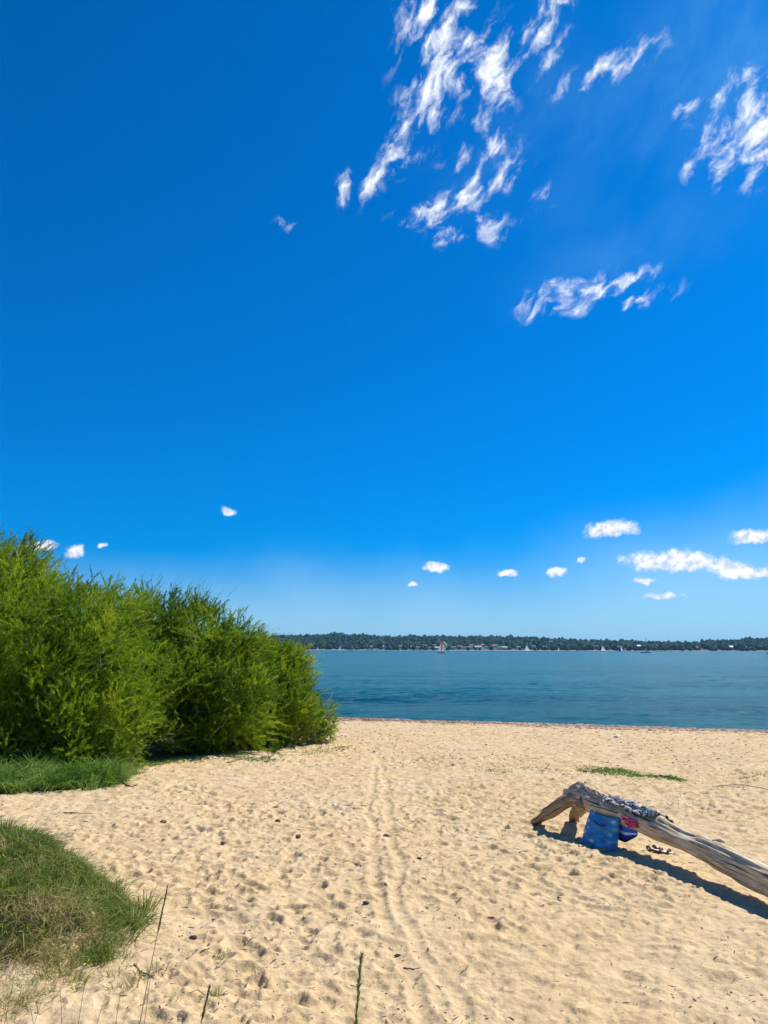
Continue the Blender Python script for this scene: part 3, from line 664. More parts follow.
# flaky bark ridge at the raised end and splinters on top
def on_log(sv, ang, off=0.0):
    i = int(np.clip(np.searchsorted(LS, sv), 0, len(LS)-1)); A = LA-np.pi/2
    j = int(np.argmin(abs(np.angle(np.exp(1j*(A-ang)))))); r = LQ[i, j]+off
    return LP[i]+LU[i]*math.cos(ang)*r+LW[i]*math.sin(ang)*r
mb = MB(); rng = np.random.default_rng(8)
for i in range(46):
    s0 = rng.uniform(0.02, 0.75); a0 = R(rng.uniform(35, 145)); ln = rng.uniform(.10, .32)
    pts = np.array([on_log(s0+ln*t, a0+rng.normal()*.04, rng.uniform(-.004, .014)) for t in np.linspace(0, 1, 6)])
    addtube(mb, pts, np.array([.004, .010, .012, .011, .008, .003])*rng.uniform(.6, 1.2), 5)
BARK = plain('flaky_bark', (0.40, 0.33, 0.25), 0.95, 0.5, 18)
tag(mb.out('bark', BARK, logb), 'flaky ridged bark')
mb = MB(); p0 = on_log(2.72, R(95)); 
addtube(mb, [p0-np.array([.05, 0, .03]), p0+np.array([-.01, 0, .0]), p0+np.array([.05, -.01, .01]), p0+np.array([.10, -.02, -.01])], [.012, .022, .02, .008], 8, .4)
mb.out('stub', WOODR if False else BARK, logb)

# ------------------------------------------------------------ things on and by the log
def s_of(px):      # arclength on log nearest to picture column px
    c = [abs(proj(p)[0]-px) for p in LP]; return LS[int(np.argmin(c))]
def clothgrid(name, fn, nu, nv, mat, thick=0.006, parent=None):
    V = np.array([[fn(u, v) for u in np.linspace(0, 1, nu)] for v in np.linspace(0, 1, nv)])
    du = np.gradient(V, axis=1); dv = np.gradient(V, axis=0); nn = nrm(np.cross(du, dv))
    T = V.reshape(-1, 3); B = (V-nn*thick).reshape(-1, 3); k = nu*nv; idx = np.arange(k).reshape(nv, nu)
    q = np.stack([idx[:-1, :-1], idx[:-1, 1:], idx[1:, 1:], idx[1:, :-1]], -1).reshape(-1, 4)
    e = np.concatenate([idx[0], idx[1:, -1], idx[-1, ::-1][1:], idx[::-1, 0][1:]])
    rim = np.stack([e[:-1], e[:-1]+k, e[1:]+k, e[1:]], 1)
    uu, vv = np.meshgrid(np.linspace(0, 1, nu), np.linspace(0, 1, nv)); UV = np.stack([uu.ravel(), vv.ravel()], 1)
    return mk(name, np.concatenate([T, B]), np.concatenate([q, q[:, ::-1]+k, rim]), mat, parent, True, None, np.concatenate([UV, UV]))
m = NT('black_white_knit'); uv = m.n('ShaderNodeUVMap'); mp = m.n('ShaderNodeMapping'); mp.inputs['Scale'].default_value = (15, 8, 1); m.l(uv.outputs[0], mp.inputs[0])
nz = m.noise(mp.outputs[0], 1.5, 3, .7, 1.2); c = m.ramp(nz, [(0.47, (0.025, 0.02, 0.022)), (0.53, (0.62, 0.57, 0.52))])
m.l(c, m.b.inputs['Base Color']); m.b.inputs['Roughness'].default_value = .9; m.l(m.bump(nz, 1, .01), m.b.inputs['Normal']); KNIT = m.m
s0, s1 = s_of(612), s_of(661)
def fthrow(u, v):
    s = s0+(s1-s0)*u+0.03*math.sin(v*5+1); a = R(150)-R(125-20*math.sin(u*4))*v*(1-0.45*max(0, u-.6)/.4)
    w = 0.014+0.013*math.sin(u*31+v*7)+0.012*math.sin(v*23+u*11)+0.03*float(fbm(u*6, v*5, 3, 3))
    return on_log(s, a, max(0.008, w+.008))
tag(clothgrid('shawl', fthrow, 60, 30, KNIT), 'black and white patterned shawl draped over the driftwood trunk', 'shawl')

# blue bag
m = NT('blue_printed_bag'); uv = m.n('ShaderNodeUVMap'); vo = m.n('ShaderNodeTexVoronoi'); mp = m.n('ShaderNodeMapping'); mp.inputs['Scale'].default_value = (5, 6, 1)
m.l(uv.outputs[0], mp.inputs[0]); m.l(mp.outputs[0], vo.inputs['Vector']); vo.inputs['Scale'].default_value = 1.0
base = m.ramp(m.noise(mp.outputs[0], .8, 3), [(0.3, (0.015, 0.16, 0.42)), (0.7, (0.04, 0.31, 0.58))])
sc_ = m.n('ShaderNodeSeparateColor'); m.l(vo.outputs['Color'], sc_.inputs[0])
motif = m.ramp(sc_.outputs[1], [(0.2, (0.55, 0.60, 0.62)), (0.5, (0.62, 0.30, 0.22)), (0.8, (0.12, 0.42, 0.55))])
c = m.mix(m.math('MULTIPLY', m.math('LESS_THAN', vo.outputs['Distance'], .33), m.math('GREATER_THAN', sc_.outputs[0], .30)), base, motif)
m.l(c, m.b.inputs['Base Color']); m.b.inputs['Roughness'].default_value = .45
m.l(m.bump(m.noise(mp.outputs[0], 1.2, 4), .7, .03), m.b.inputs['Normal']); BAGM = m.m
bl = gnd(585, 843); br = gnd(614, 850)
bc = (bl+br)/2; bc[2] = gz(bc[0], bc[1])
bx = nrm(br-bl); bx[2] = 0; bx = nrm(bx); by = np.array([-bx[1], bx[0], 0]); bw = np.linalg.norm(br-bl)*1.04
bag = empty('beach_bag', bc, 'bright blue printed beach bag standing in the shade against the driftwood', 'bag')
hgt = 0.365; NU, NV = 22, 26; n2 = 2*NU
V = []; UVs = []
for j in range(NV+1):
    v = j/NV; th = 0.075*(1-v**1.5)+0.012; wv = bw/2*(1.0-0.06*v+0.02*math.sin(v*9))
    for i in range(n2):
        a = 2*math.pi*i/n2; cx, cy = math.cos(a), math.sin(a)
        e = 0.45; X = wv*math.copysign(abs(cx)**e, cx); Y = th*math.copysign(abs(cy)**e, cy)
        wr = 0.010*math.sin(X*38+v*6)+0.02*float(fbm(X*9, v*4, 17, 2))
        z = hgt*v - 0.015*math.cos(X*9)*v
        p = bc+bx*X+by*(Y+wr+0.10*v)+np.array([0, 0, z-0.01]); V.append(p); UVs.append((X/bw+.5, v))
V = np.array(V); idx = np.arange((NV+1)*n2).reshape(NV+1, n2); k2 = np.roll(idx, -1, 1)
q = np.stack([idx[:-1], k2[:-1], k2[1:], idx[1:]], -1).reshape(-1, 4)
Vc = np.concatenate([V, [bc]]); UVs.append((.5, 0)); cb_ = len(Vc)-1
tr = np.stack([np.full(n2, cb_), k2[0], idx[0]], 1)
mk('body', Vc, [q, tr], BAGM, bag, True, None, UVs)
DKB = plain('dark_blue_webbing', (0.012, 0.03, 0.10), .7)
mb = MB()
hx = lambda X, z, o: bc+bx*X+by*(0.10*z/hgt-0.045+o)+np.array([0, 0, z])
addtube(mb, [hx(-.10, .29, -.02), hx(-.05, .262, -.028), hx(.05, .250, -.028), hx(.11, .262, -.02)], .009, 6)
mb.out('handle', DKB, bag, True)
mb = MB(); addtube(mb, [hx(-bw/2*.9, .425, .02), hx(0, .43, .02), hx(bw/2*.9, .425, .02)], .007, 6); mb.out('rim', DKB, bag, True)

# striped towel hanging below the trunk
m = NT('striped_towel'); uv = m.n('ShaderNodeUVMap'); sx = m.n('ShaderNodeSeparateXYZ'); m.l(uv.outputs[0], sx.inputs[0])
c = m.ramp(sx.outputs[1], [(0.0, (0.01, 0.015, 0.05)), (0.22, (0.015, 0.05, 0.35)), (0.45, (0.03, 0.10, 0.6)), (0.50, (0.75, 0.8, 0.85)), (0.62, (0.75, 0.8, 0.85)), (0.66, (0.03, 0.13, 0.6)), (1.0, (0.02, 0.30, 0.62))])
c.node.color_ramp.interpolation = 'CONSTANT'
m.l(c, m.b.inputs['Base Color']); m.b.inputs['Roughness'].default_value = .9; TOW = m.m
sa, sb = s_of(614), s_of(643)
def ftow(u, v):
    s = sa+(sb-sa)*u; p = on_log(s, R(-45), .012); q = on_log(s, R(-70), .0)
    sag = math.sin(math.pi*u**.8)
    return p+np.array([0, -.03*math.sin(v*3)-0.02, -(1-v)*(0.04+0.15*sag)])+np.array([0, 0.012*math.sin(u*19), 0.02*u])
tag(clothgrid('striped_towel', ftow, 26, 14, TOW), 'blue and white striped towel tucked under the trunk beside the bag', 'towel')
m = NT('pink_teal_cloth'); uv = m.n('ShaderNodeUVMap'); nz = m.noise(uv.outputs[0], 3.0, 2, .5)
c = m.ramp(nz, [(0.30, (0.05, 0.40, 0.52)), (0.40, (0.05, 0.40, 0.52)), (0.41, (0.72, 0.05, 0.22)), (0.62, (0.62, 0.03, 0.10)), (0.63, (0.75, 0.35, 0.40))])
m.l(c, m.b.inputs['Base Color']); m.b.inputs['Roughness'].default_value = .8; PNK = m.m
sa2, sb2 = s_of(634), s_of(646)
def fpnk(u, v):
    s = sa2+(sb2-sa2)*(u+.12*v); a = R(16)-R(36)*v*(.7+.3*math.sin(u*3.1)); return on_log(s, a, .022+.012*math.sin(u*22+v*5)+.010*math.sin(v*14+u*3))
tag(clothgrid('swimsuit', fpnk, 26, 18, PNK), 'crumpled pink and turquoise swimsuit hanging on the front of the trunk', 'swimsuit')
mb = MB(); addtube(mb, [on_log(s_of(646), R(60), .015), on_log(s_of(650), R(75), .05), on_log(s_of(656), R(88), .045)], [.006, .008, .006], 6)
tag(mb.out('turquoise_strap', plain('turquoise_webbing', (0.08, 0.5, 0.6), .6)), 'short turquoise strap sticking up beside the pink swimsuit', 'strap')

# sandals
SOLE = plain('brown_sole', (0.10, 0.055, 0.04), .8, .3); STRP = plain('dark_strap', (0.06, 0.03, 0.03), .7); INS = plain('pale_insole', (0.55, 0.48, 0.42), .8)
def sandal(px, py, rz, tilt, label):
    g = gnd(px, py); g[2] = gz(g[0], g[1])+.005
    r = empty('sandal', g, label, 'sandal', 'pair of sandals under the driftwood', rz); Mw = np.array(r.matrix_basis)
    a = np.linspace(0, 2*np.pi, 28, endpoint=False); xs = 0.125*np.cos(a); yy = (0.045+0.010*np.cos(a))*np.sin(a)-0.006*np.cos(2*a)
    def slab(z0, z1, sc):
        lo = np.stack([xs*sc, yy*sc, z0+0*xs+.02*tilt*xs/.12], 1); hi = np.stack([xs*sc, yy*sc, z1+0*xs+.02*tilt*xs/.12], 1)
        V = np.concatenate([lo, hi, [lo.mean(0), hi.mean(0)]]); n = 28; i = np.arange(n); k = (i+1) % n
        return V@Mw[:3, :3].T+Mw[:3, 3], np.stack([i, k, k+n, i+n], 1), np.concatenate([np.stack([np.full(n, 2*n), k, i], 1), np.stack([np.full(n, 2*n+1), i+n, k+n], 1)])
    V, q, t = slab(0, .022, 1); mk('sole', V, [q, t], SOLE, r)
    V, q, t = slab(.0225, .026, .9); mk('insole', V, [q, t], INS, r)
    for x0 in (.055, -.03):
        mb = MB(); t = np.linspace(0, math.pi, 9); pts = np.stack([x0+0*t+.012*np.cos(t), .05*np.cos(t), .02+.026*np.sin(t)], 1)@Mw[:3, :3].T+Mw[:3, 3]
        addtube(mb, pts, .013, 6); mb.out('strap', STRP, r, True)
sandal(651, 850, R(20), 0.6, 'dark sandal lying left of its pair on the sand below the trunk')
sandal(664, 853, R(-25), -0.5, 'pale soled sandal lying right of its pair on the sand below the trunk')

# ------------------------------------------------------------ beach litter
DARK = plain('dark_seaweed', (0.06, 0.035, 0.022), .9, .5); BRN = plain('brown_bark_chip', (0.14, 0.06, 0.035), .9, .4)
PALE = plain('bleached_chip', (0.62, 0.58, 0.52), .8, .2); STK = plain('dry_stick', (0.17, 0.115, 0.075), .9, .4)
iv, if_ = ico(2)
def lump(name, label, px, py, size, mat, cat, flat=.45, seed=0):
    g = gnd(px, py); z = gz(g[0], g[1]); rng = np.random.default_rng(seed)
    v = iv*(1+0.55*fbm(iv[:, :1]*2.1+seed, iv[:, 1:2]*2.1+iv[:, 2:], seed, 3)); v = v*np.array([size, size*.65, size*flat])
    a = rng.random()*3.14; v = v@np.array([[math.cos(a), math.sin(a), 0], [-math.sin(a), math.cos(a), 0], [0, 0, 1]])
    o = mk(name, v, if_, mat); o.location = (g[0], g[1], z+size*flat*.5); return tag(o, label, cat)
for i, (px, py, s, mt, nm, lb, ct) in enumerate([
    (163,822,.050,BRN,'bark_chip','reddish brown bark chip on the sand right of the grassy hummock top','bark chip'),
    (193,941,.035,DARK,'bark_chip','dark brown chip on the sand right of the hummock foot, above a small stick','bark chip'),
    (386,836,.055,DARK,'seaweed_clump','dark seaweed clump between the two wheel tracks','seaweed'),
    (298,838,.050,DARK,'seaweed_clump','dark seaweed clump on the sand left of the wheel tracks, below the pale chip','seaweed'),
    (278,822,.055,DARK,'seaweed_clump','flat dark seaweed scrap left of the pale chip','seaweed'),
    (335,807,.055,PALE,'driftwood_chip','small bleached chip at the end of a thin stick left of the tracks','wood chip'),
    (419,858,.030,DARK,'seaweed_clump','dark scrap of seaweed just right of the right wheel track','seaweed'),
    (366,905,.030,DARK,'seaweed_clump','tiny dark scrap just left of the left wheel track','seaweed'),
    (398,956,.026,DARK,'seaweed_clump','dark scrap lying in the left wheel track near the bottom','seaweed'),
    (617,738,.16,PALE,'plastic_scrap','pale blue grey plastic scrap far off near the water edge','litter'),
    (223,845,.035,BRN,'bark_chip','brown chip on the sand midway between hummock and wheel tracks','bark chip')]):
    lump(nm, lb, px, py, s, mt, ct, .45, i+3)
def stick(label, pix, r, name='stick', mat=STK, lift=0.006, cat='stick', grp=None):
    P = []
    for (px, py) in pix: g = gnd(px, py); g[2] = gz(g[0], g[1])+lift; P.append(g)
    P = np.array(P); t = np.linspace(0, 1, 10); u = np.linspace(0, 1, len(P))
    Q = np.stack([np.interp(t, u, P[:, i]) for i in range(3)], 1)+RNG.normal(size=(10, 3))*r*.5
    mb = MB(); addtube(mb, Q, np.linspace(r, r*.5, 10), 6, .3); o = mb.out(name, mat, None, True); return tag(o, label, cat, grp)
stick('small dark stick on the sand below the dark chip right of the hummock', [(187,962), (192,957), (198,951)], .006)
stick('thin straight stick right of the small bleached chip', [(338,807), (352,806), (368,806)], .010)
stick('long thin pale twig on the sand above the grassy hummock', [(58,815), (75,815), (92,816)], .008)
stick('bent dead branch poking out of the weeds at the foot of the largest shrub', [(112,781), (122,783), (130,788), (136,787)], .022)
stick('dark stick lying across the left wheel track', [(404,968), (413,971), (420,970)], .006)
stick('dark twig on the sand between hummock foot and tall seed stem', [(134,967), (143,971), (152,977), (156,982)], .006)
stick('dark root trailing over the sand left of the small dark tuft', [(226,764), (245,759), (262,757), (280,756)], .018)
stick('dead branch on the sand between the dark tuft and the sapling', [(298,750), (306,756), (314,754), (330,752)], .018)
stick('thin line of drift twig right of the creeping weed strip', [(712,788), (735,786), (768,791)], .008)
stick('dark drift stick at the right end of the green weed strip', [(655,777), (662,777), (670,779)], .03)
# fine specks: nobody could count them
def specks(label, n, ymax, mat, s0, s1, seed, name='beach_debris', ypow=1.5, twig=.45):
    rng = np.random.default_rng(seed); tv = np.array([[-1, -.6, 0], [1, -.5, 0], [.9, .6, .1], [-.9, .5, 0], [0, 0, .8]]); tf = np.array([[0, 1, 4], [1, 2, 4], [2, 3, 4], [3, 0, 4]])
    y = 3.6+(ymax-3.6)*rng.random(n)**ypow; x = (rng.random(n)*2-1)*(1.5+.72*y)
    k = rng.random(n) < np.clip(.55+1.3*fbm(x*.9, y*.9, seed, 3), .05, 1); x, y = x[k], y[k]
    k = ~((x < -1.9) & (y > 5.9) & (y < 8.9)); x, y = x[k], y[k]; n = len(x)
    z = np.array([gz(a, b_) for a, b_ in zip(x, y)]); S = rng.uniform(s0, s1, n)*(0.50+y/11); a = rng.random(n)*6.28
    asp = np.where(rng.random(n) < twig, rng.uniform(.12, .3, n), rng.uniform(.5, .9, n)); Ls = np.where(asp < .35, 2.6, 1)
    vx = tv[None, :, 0]*(S*Ls)[:, None]; vy = tv[None, :, 1]*(S*asp*Ls)[:, None]; vz = tv[None, :, 2]*(S*.4)[:, None]
    V = np.stack([x[:, None]+vx*np.cos(a)[:, None]-vy*np.sin(a)[:, None], y[:, None]+vx*np.sin(a)[:, None]+vy*np.cos(a)[:, None], z[:, None]+vz+.003], -1).reshape(-1, 3)
    f = (np.arange(n)[:, None, None]*5+tf[None]).reshape(-1, 3); o = mk(name, V, f, mat); return tag(o, label, 'debris', kind='stuff')
specks('tiny dark flecks of seaweed and bark strewn over the sand', 11000, 27, DARK, .004, .013, 77)
specks('tiny brown twigs and chips strewn over the sand', 8000, 30, BRN, .004, .012, 78)
specks('tiny pale shell chips strewn over the sand', 2000, 22, PALE, .002, .006, 79, 'shell_chips', twig=.1)

def pebbles(label, n, d0, d1, s0, s1, mat, seed, name='shingle', kind='pebbles', pw=1.4, tmax=34):
    rng = np.random.default_rng(seed); d = d0+(d1-d0)*rng.random(n)**pw; t = rng.uniform(-6, tmax, n)
    x = SL[0]+_sd[0]*t+SN[0]*d; y = SL[1]+_sd[1]*t+SN[1]*d
    k = rng.random(n) < np.clip(.55+1.4*fbm(x*.5, y*.9, seed, 3), .05, 1); x, y = x[k], y[k]; n = len(x)
    z = np.array([gz(a, b_) for a, b_ in zip(x, y)]); V0 = ico(1)[0]; F0 = ico(1)[1]
    S = rng.uniform(s0, s1, n); sc3 = np.stack([S*rng.uniform(.8, 1.8, n), S*rng.uniform(.6, 1.2, n), S*.45], 1)
    V = V0[None]*sc3[:, None]+np.stack([x, y, z+S*.1], 1)[:, None]
    f = (np.arange(n)[:, None, None]*len(V0)+F0[None]).reshape(-1, 3); return tag(mk(name, V.reshape(-1, 3), f, mat), label, kind, kind='stuff')
SHG = plain('brown_shingle', (0.22, 0.12, 0.07), .7, .5, 3); SHP = plain('pale_shingle', (0.50, 0.38, 0.26), .7, .4, 3)
pebbles('reddish brown shingle along the water edge', 5200, .2, 4.2, .02, .07, SHG, 101)
pebbles('pale shingle along the water edge', 3200, .2, 5.0, .02, .06, SHP, 102)
pebbles('dark scraps of dry seaweed on the upper beach', 3400, 4, 17, .010, .028, DARK, 103, 'dry_seaweed', 'seaweed', 1.0)

# ------------------------------------------------------------ far shore
LX = [(-200,637.5),(262,637.5),(275,636.5),(300,637),(340,635),(380,637.5),(440,637.5),(500,637.5),(560,639.5),(600,640),(640,642.5),(680,643),(705,641),(735,639),(768,638.5),(900,638)]
def skyline(px): return np.interp(px, [a for a, _ in LX], [b for _, b in LX])
DFAR = 2350.0
def farbase(x):    # distance of the far waterline
    return 2150+40*np.sin(x/310.)+25*np.sin(x/97.)
XS = np.linspace(-2600, 2600, 260)
def ridge_h(x):    # ridge height at distance 2850
    dy = 2900.0; px = W/2+F*x/(dy*fw[1]); return (649.3-skyline(px))/F*dy*fw[1]*0.99+CAM[2]-13.0
def hill(x, y):
    b = farbase(x); t = np.clip((y-b-12)/(2900-b-12), 0, 1.6)
    h = ridge_h(x); z = ZW+0.6+np.where(t <= 1, h*(0.28*t+0.72*t*t*(3-2*t)), h)
    z = z+ss(0, .15, t)*(4.0*fbm(x/160., y/160., 12, 3)+3*ss(0, .2, t))
    return np.where(y < b+12, ZW-0.6+(y-b)*0.1, z)
ys = np.concatenate([np.linspace(2090, 2260, 18), np.linspace(2280, 3000, 40), np.linspace(3050, 3500, 6)])
X, Y = np.meshgrid(XS, ys); Z = hill(X, Y); idx = np.arange(Z.size).reshape(Z.shape)
m = NT('far_land'); g = m.n('ShaderNodeNewGeometry'); sx = m.n('ShaderNodeSeparateXYZ'); m.l(g.outputs['Position'], sx.inputs[0])
nz = m.noise(g.outputs['Position'], .01, 5, .6); c = m.ramp(nz, [(.35, (.035, .06, .02)), (.6, (.07, .10, .03))])
mr = m.n('ShaderNodeMapRange'); m.l(m.math('ADD', sx.outputs[2], m.math('MULTIPLY', nz, 1.5)), mr.inputs[0]); mr.inputs[1].default_value = 1.5; mr.inputs[2].default_value = 2.6
c = m.mix(mr.outputs[0], (.22, .19, .14), c); m.l(c, m.b.inputs['Base Color']); m.b.inputs['Roughness'].default_value = 1
q = np.stack([idx[:-1, :-1], idx[:-1, 1:], idx[1:, 1:], idx[1:, :-1]], -1).reshape(-1, 4)
tag(mk('hills', np.stack([X, Y, Z], -1).reshape(-1, 3), q, m.m, None, True), 'low wooded far shore with a thin pale beach across the water', 'hills', kind='structure')
# houses first so the wood leaves gaps round them
def fx(px, dist): return (px-W/2)/F*dist*fw[1]*1.028
houses = []
rng = np.random.default_rng(40)
for (px, up_, wd_, grp) in [(412,3,10,0),(417,2,12,0),(424,5,14,0),(430,3,16,0),(434,6,12,0),(436,2,14,0),(452,3,16,1),(458,5,14,1),(463,3,18,1),(470,8,16,1),(476,4,20,1),(482,9,24,1),(487,5,22,1),(492,8,18,1),(497,4,16,1),(502,3,14,1),
                     (468,3,15,1),(547,24,14,2),(541,5,12,2),(530,4,10,2),(583,12,16,2),(590,6,14,2),(605,14,18,2),(613,6,18,2),(625,9,20,2),(632,5,14,2),(702,16,20,3),(708,12,14,3),(650,7,14,3),(688,10,12,3),
                     (385,4,10,0),(400,5,12,0),(372,3,9,0),(515,5,12,2),(735,10,14,3),(722,6,12,3)]:
    houses.append((px, up_, wd_, grp))
HL = [('small pale house in the hamlet just left of the pink spinnaker on the far shore', 'houses left of the spinnaker'),
      ('pale house in the bright cluster just right of the pink spinnaker on the far shore', 'houses right of the spinnaker'),
      ('lone pale house among trees at the middle right of the far shore', 'houses in the middle right woods'),
      ('white house among trees toward the right end of the far shore', 'houses at the right end')]
hm = [plain('render_white', (.62, .60, .55), .8, .1), plain('render_cream', (.50, .44, .34), .8, .1), plain('brick_pale', (.36, .25, .19), .8, .15)]
rm = [plain('roof_slate', (.13, .13, .15), .8, .1), plain('roof_red', (.25, .12, .08), .8, .1), plain('roof_white', (.6, .6, .6), .6, .05)]
WIN = plain('window_dark', (.03, .04, .05), .2, .1)
hpos = []
for i, (px, up_, w, gr) in enumerate(houses):
    b = farbase((px-384)/770*2250); y = b+34+up_*17.; x = fx(px, y); b = farbase(x); y = max(y, b+30); zz = float(hill(x, y))
    hh = rng.uniform(5, 8); dp = rng.uniform(8, 12); rz = rng.normal()*.25
    r = empty('house', (x, y, zz), HL[gr][0], 'house', HL[gr][1], rz)
    ca, sa_ = math.cos(rz), math.sin(rz); Rm = np.array([[ca, sa_, 0], [-sa_, ca, 0], [0, 0, 1]]); o_ = np.array([x, y, zz])
    v, f = boxv((0, 0, hh/2-1), (w, dp, hh+2)); mk('wall', v@Rm+o_, f, hm[i % 3 if gr != 1 else i % 2], r)
    rh = rng.uniform(2.2, 4); e = .5
    v = np.array([[-w/2-e, -dp/2-e, hh], [w/2+e, -dp/2-e, hh], [w/2+e, dp/2+e, hh], [-w/2-e, dp/2+e, hh], [-w/2-e, 0, hh+rh], [w/2+e, 0, hh+rh]])
    mk('roof', v@Rm+o_, [np.array([[0, 1, 5, 4], [2, 3, 4, 5], [0, 3, 2, 1]]), np.array([[1, 2, 5], [3, 0, 4]])], rm[i % 2 if i % 5 else 2], r)
    for k in range(2 if w < 13 else 3):
        nW = 2 if w < 13 else 3; cx = (k-(nW-1)/2)*w/nW
        v, f = boxv((cx, -dp/2-.02, hh*.55), (1.4, .12, 1.6)); mk('window', v@Rm+o_, f, WIN, r)
    hpos.append((x, y, w))
hpos = np.array(hpos)
FT = leafmat('far_wood', (.004, .024, .008), (.012, .050, .012), (.032, .085, .018), 0.05, .9)
iv1, if1 = ico(1); rng = np.random.default_rng(3)
n = 15000; y = 2165+rng.random(n)**.8*760; x = rng.uniform(-1, 1, n)*(y*.62+150)
b = farbase(x); k = (y > b+26+10*rng.random(n)); x, y = x[k], y[k]
k = np.ones(len(x), bool)
for hx_, hy_, hw_ in hpos: k &= ~((abs(x-hx_) < hw_*.6+2) & (y < hy_+4) & (y > hy_-38))
dn = fbm(x/120, y/120, 66, 2); k &= rng.random(len(x)) < np.clip(.9+dn*2.2, .25, 1)
x, y = x[k], y[k]; z = hill(x, y); n = len(x)
s = rng.uniform(4.0, 9.0, n)*(1+.35*vn(x/60, y/60, 9)); hgt_ = s*rng.uniform(.8, 1.25, n)
V = iv1[None]*(1+.35*rng.normal(size=(n, len(iv1), 1))*.6)*np.stack([s, s, hgt_], 1)[:, None]+np.stack([x, y, z+hgt_*.75], 1)[:, None]
f = (np.arange(n)[:, None, None]*len(iv1)+if1[None]).reshape(-1, 3)
ti = np.repeat(np.clip(.45+1.2*vn(x/25, y/25, 4)+rng.normal(size=n)*.22, 0, 1), len(iv1))
tag(mk('far_woodland', V.reshape(-1, 3), f, FT, None, False, ti), 'dense dark woodland covering the far shore', 'woodland', kind='stuff')
# skyline trees that stand out
for i, (px, h_, w_) in enumerate([(277, 15, 7), (336, 17, 10), (343, 15, 9), (366, 14, 6), (410, 17, 8), (627, 17, 10), (652, 11, 7), (705, 12, 10)]):
    y = 2880.; x = fx(px, y); zb = float(hill(x, y))+4
    lab = ['isolated tall tree breaking the far skyline beside the shrub', 'broad flat topped tree left of a pair on the far skyline', 'broad flat topped tree right of a pair on the far skyline', 'slim tree on the far skyline right of the flat topped pair',
           'dark tree on the far skyline left of the pink spinnaker', 'dark round tree on the far skyline left of the anchored yacht mast', 'small tree on the far skyline right of the anchored yacht mast', 'round tree on the far skyline toward the right end'][i]
    r = empty('far_tree', (x, y, zb), lab, 'tree', 'trees standing out on the far skyline')
    mb = MB(); addtube(mb, [(x, y, zb), (x+.5, y, zb+h_*.7)], [.7, .4], 6); mb.out('trunk', TWIG, r)
    mb = MB()
    for k in range(14):
        c0 = np.array([x, y, zb+h_*.68])+rng.normal(size=3)*[w_*.4, w_*.3, h_*.10]
        mb.add(iv1*rng.uniform(.25, .45)*w_*[1, 1, .7]*(1+.2*rng.normal(size=(len(iv1), 1)))+c0, if1, rng.uniform(0, .5))
    mb.out('crown', FT, r)

# ------------------------------------------------------------ boats
HULL = plain('white_hull', (.72, .72, .70), .4, .05); SAIL = leafmat('white_sail', (.8,.8,.78), (.8,.8,.78), (.8,.8,.78), .5, .8); MAST = plain('alloy_mast', (.35, .35, .36), .4, .05)
def wpt(px, d, z=0.0):
    x = fx(px, d); return np.array([x, d, ZW+z])
def hull(L, B, Hh, o, rz, mat, parent):
    n = 12; t = np.linspace(0, 1, n); V = []
    for ti_ in t:
        w = B/2*math.sin(math.pi*min(1, (ti_*.75+.12)))**.6*(1 if ti_ < .95 else .15); x_ = (ti_-.5)*L*-1*-1
        for yy, zz in ((-w, Hh*(1+.25*ti_)), (-w*.75, Hh*.1), (0, -Hh*.35), (w*.75, Hh*.1), (w, Hh*(1+.25*ti_))): V.append((x_, yy, zz))
    V = np.array(V); ca, sa_ = math.cos(rz), math.sin(rz); V = V@np.array([[ca, sa_, 0], [-sa_, ca, 0], [0, 0, 1]])+o
    idx = np.arange(n*5).reshape(n, 5); q = np.stack([idx[:-1, :-1], idx[1:, :-1], idx[1:, 1:], idx[:-1, 1:]], -1).reshape(-1, 4)
    dk = np.stack([idx[:-1, 0], idx[:-1, 4], idx[1:, 4], idx[1:, 0]], 1)
    return mk('hull', V, [np.concatenate([q, dk]), np.array([idx[0], idx[-1][::-1]])], mat, parent, True)
def sailmesh(name, P0, P1, P2, belly, mat, parent, n=8):
    P0, P1, P2, belly = map(np.asarray, (P0, P1, P2, belly)); V = []; Fc = []
    for i in range(n+1):
        for j in range(n+1-i):
            a, b_ = i/n, j/n; c_ = 1-a-b_; V.append(P0*c_+P1*a+P2*b_+belly*(c_*a+a*b_+b_*c_)*3)
    def id_(i, j): return i*(n+1)-i*(i-1)//2+j
    for i in range(n):
        for j in range(n-i):
            Fc.append((id_(i, j), id_(i+1, j), id_(i, j+1)))
            if j < n-i-1: Fc.append((id_(i+1, j), id_(i+1, j+1), id_(i, j+1)))
    return mk(name, V, np.array(Fc), mat, parent, True)
def sailboat(label, px, d, h, sails='main', lean=0.0, rz=-0.5, sc=None, sailm=SAIL):
    o = wpt(px, d); L = h*.75; r = empty('sailboat', o, label, 'sailboat', 'sailing boats off the far shore')
    hull(L, L*.3, L*.09, o, rz, HULL, r); mx = np.array([lean*h, 0, h])
    mb = MB(); addtube(mb, [o, o+mx], [.14*h/10, .09*h/10], 6); mb.out('mast', MAST, r)
    dx = np.array([math.cos(rz), math.sin(rz), 0])
    if 'main' in sails: sailmesh('mainsail', o+mx*.12, o+mx*.97, o+mx*.13-dx*L*.48, (0, -.25, 0), sailm, r)
    if 'jib' in sails: sailmesh('jib', o+dx*L*.48+[0, 0, h*.08], o+mx*.85, o+mx*.10, (0, -.2, 0), sailm, r)
    return r, o, mx, dx, L
sailboat('small white sailed dinghy on far water, leftmost of all the sails', 320, 1500, 8.0)
sailboat('white sailed dinghy, second from the left just right of the leftmost', 342, 1500, 10.5)
sailboat('white sailed boat left of centre between the spinnaker boat and blue sail', 523.5, 1400, 12.5, ('main', 'jib'))
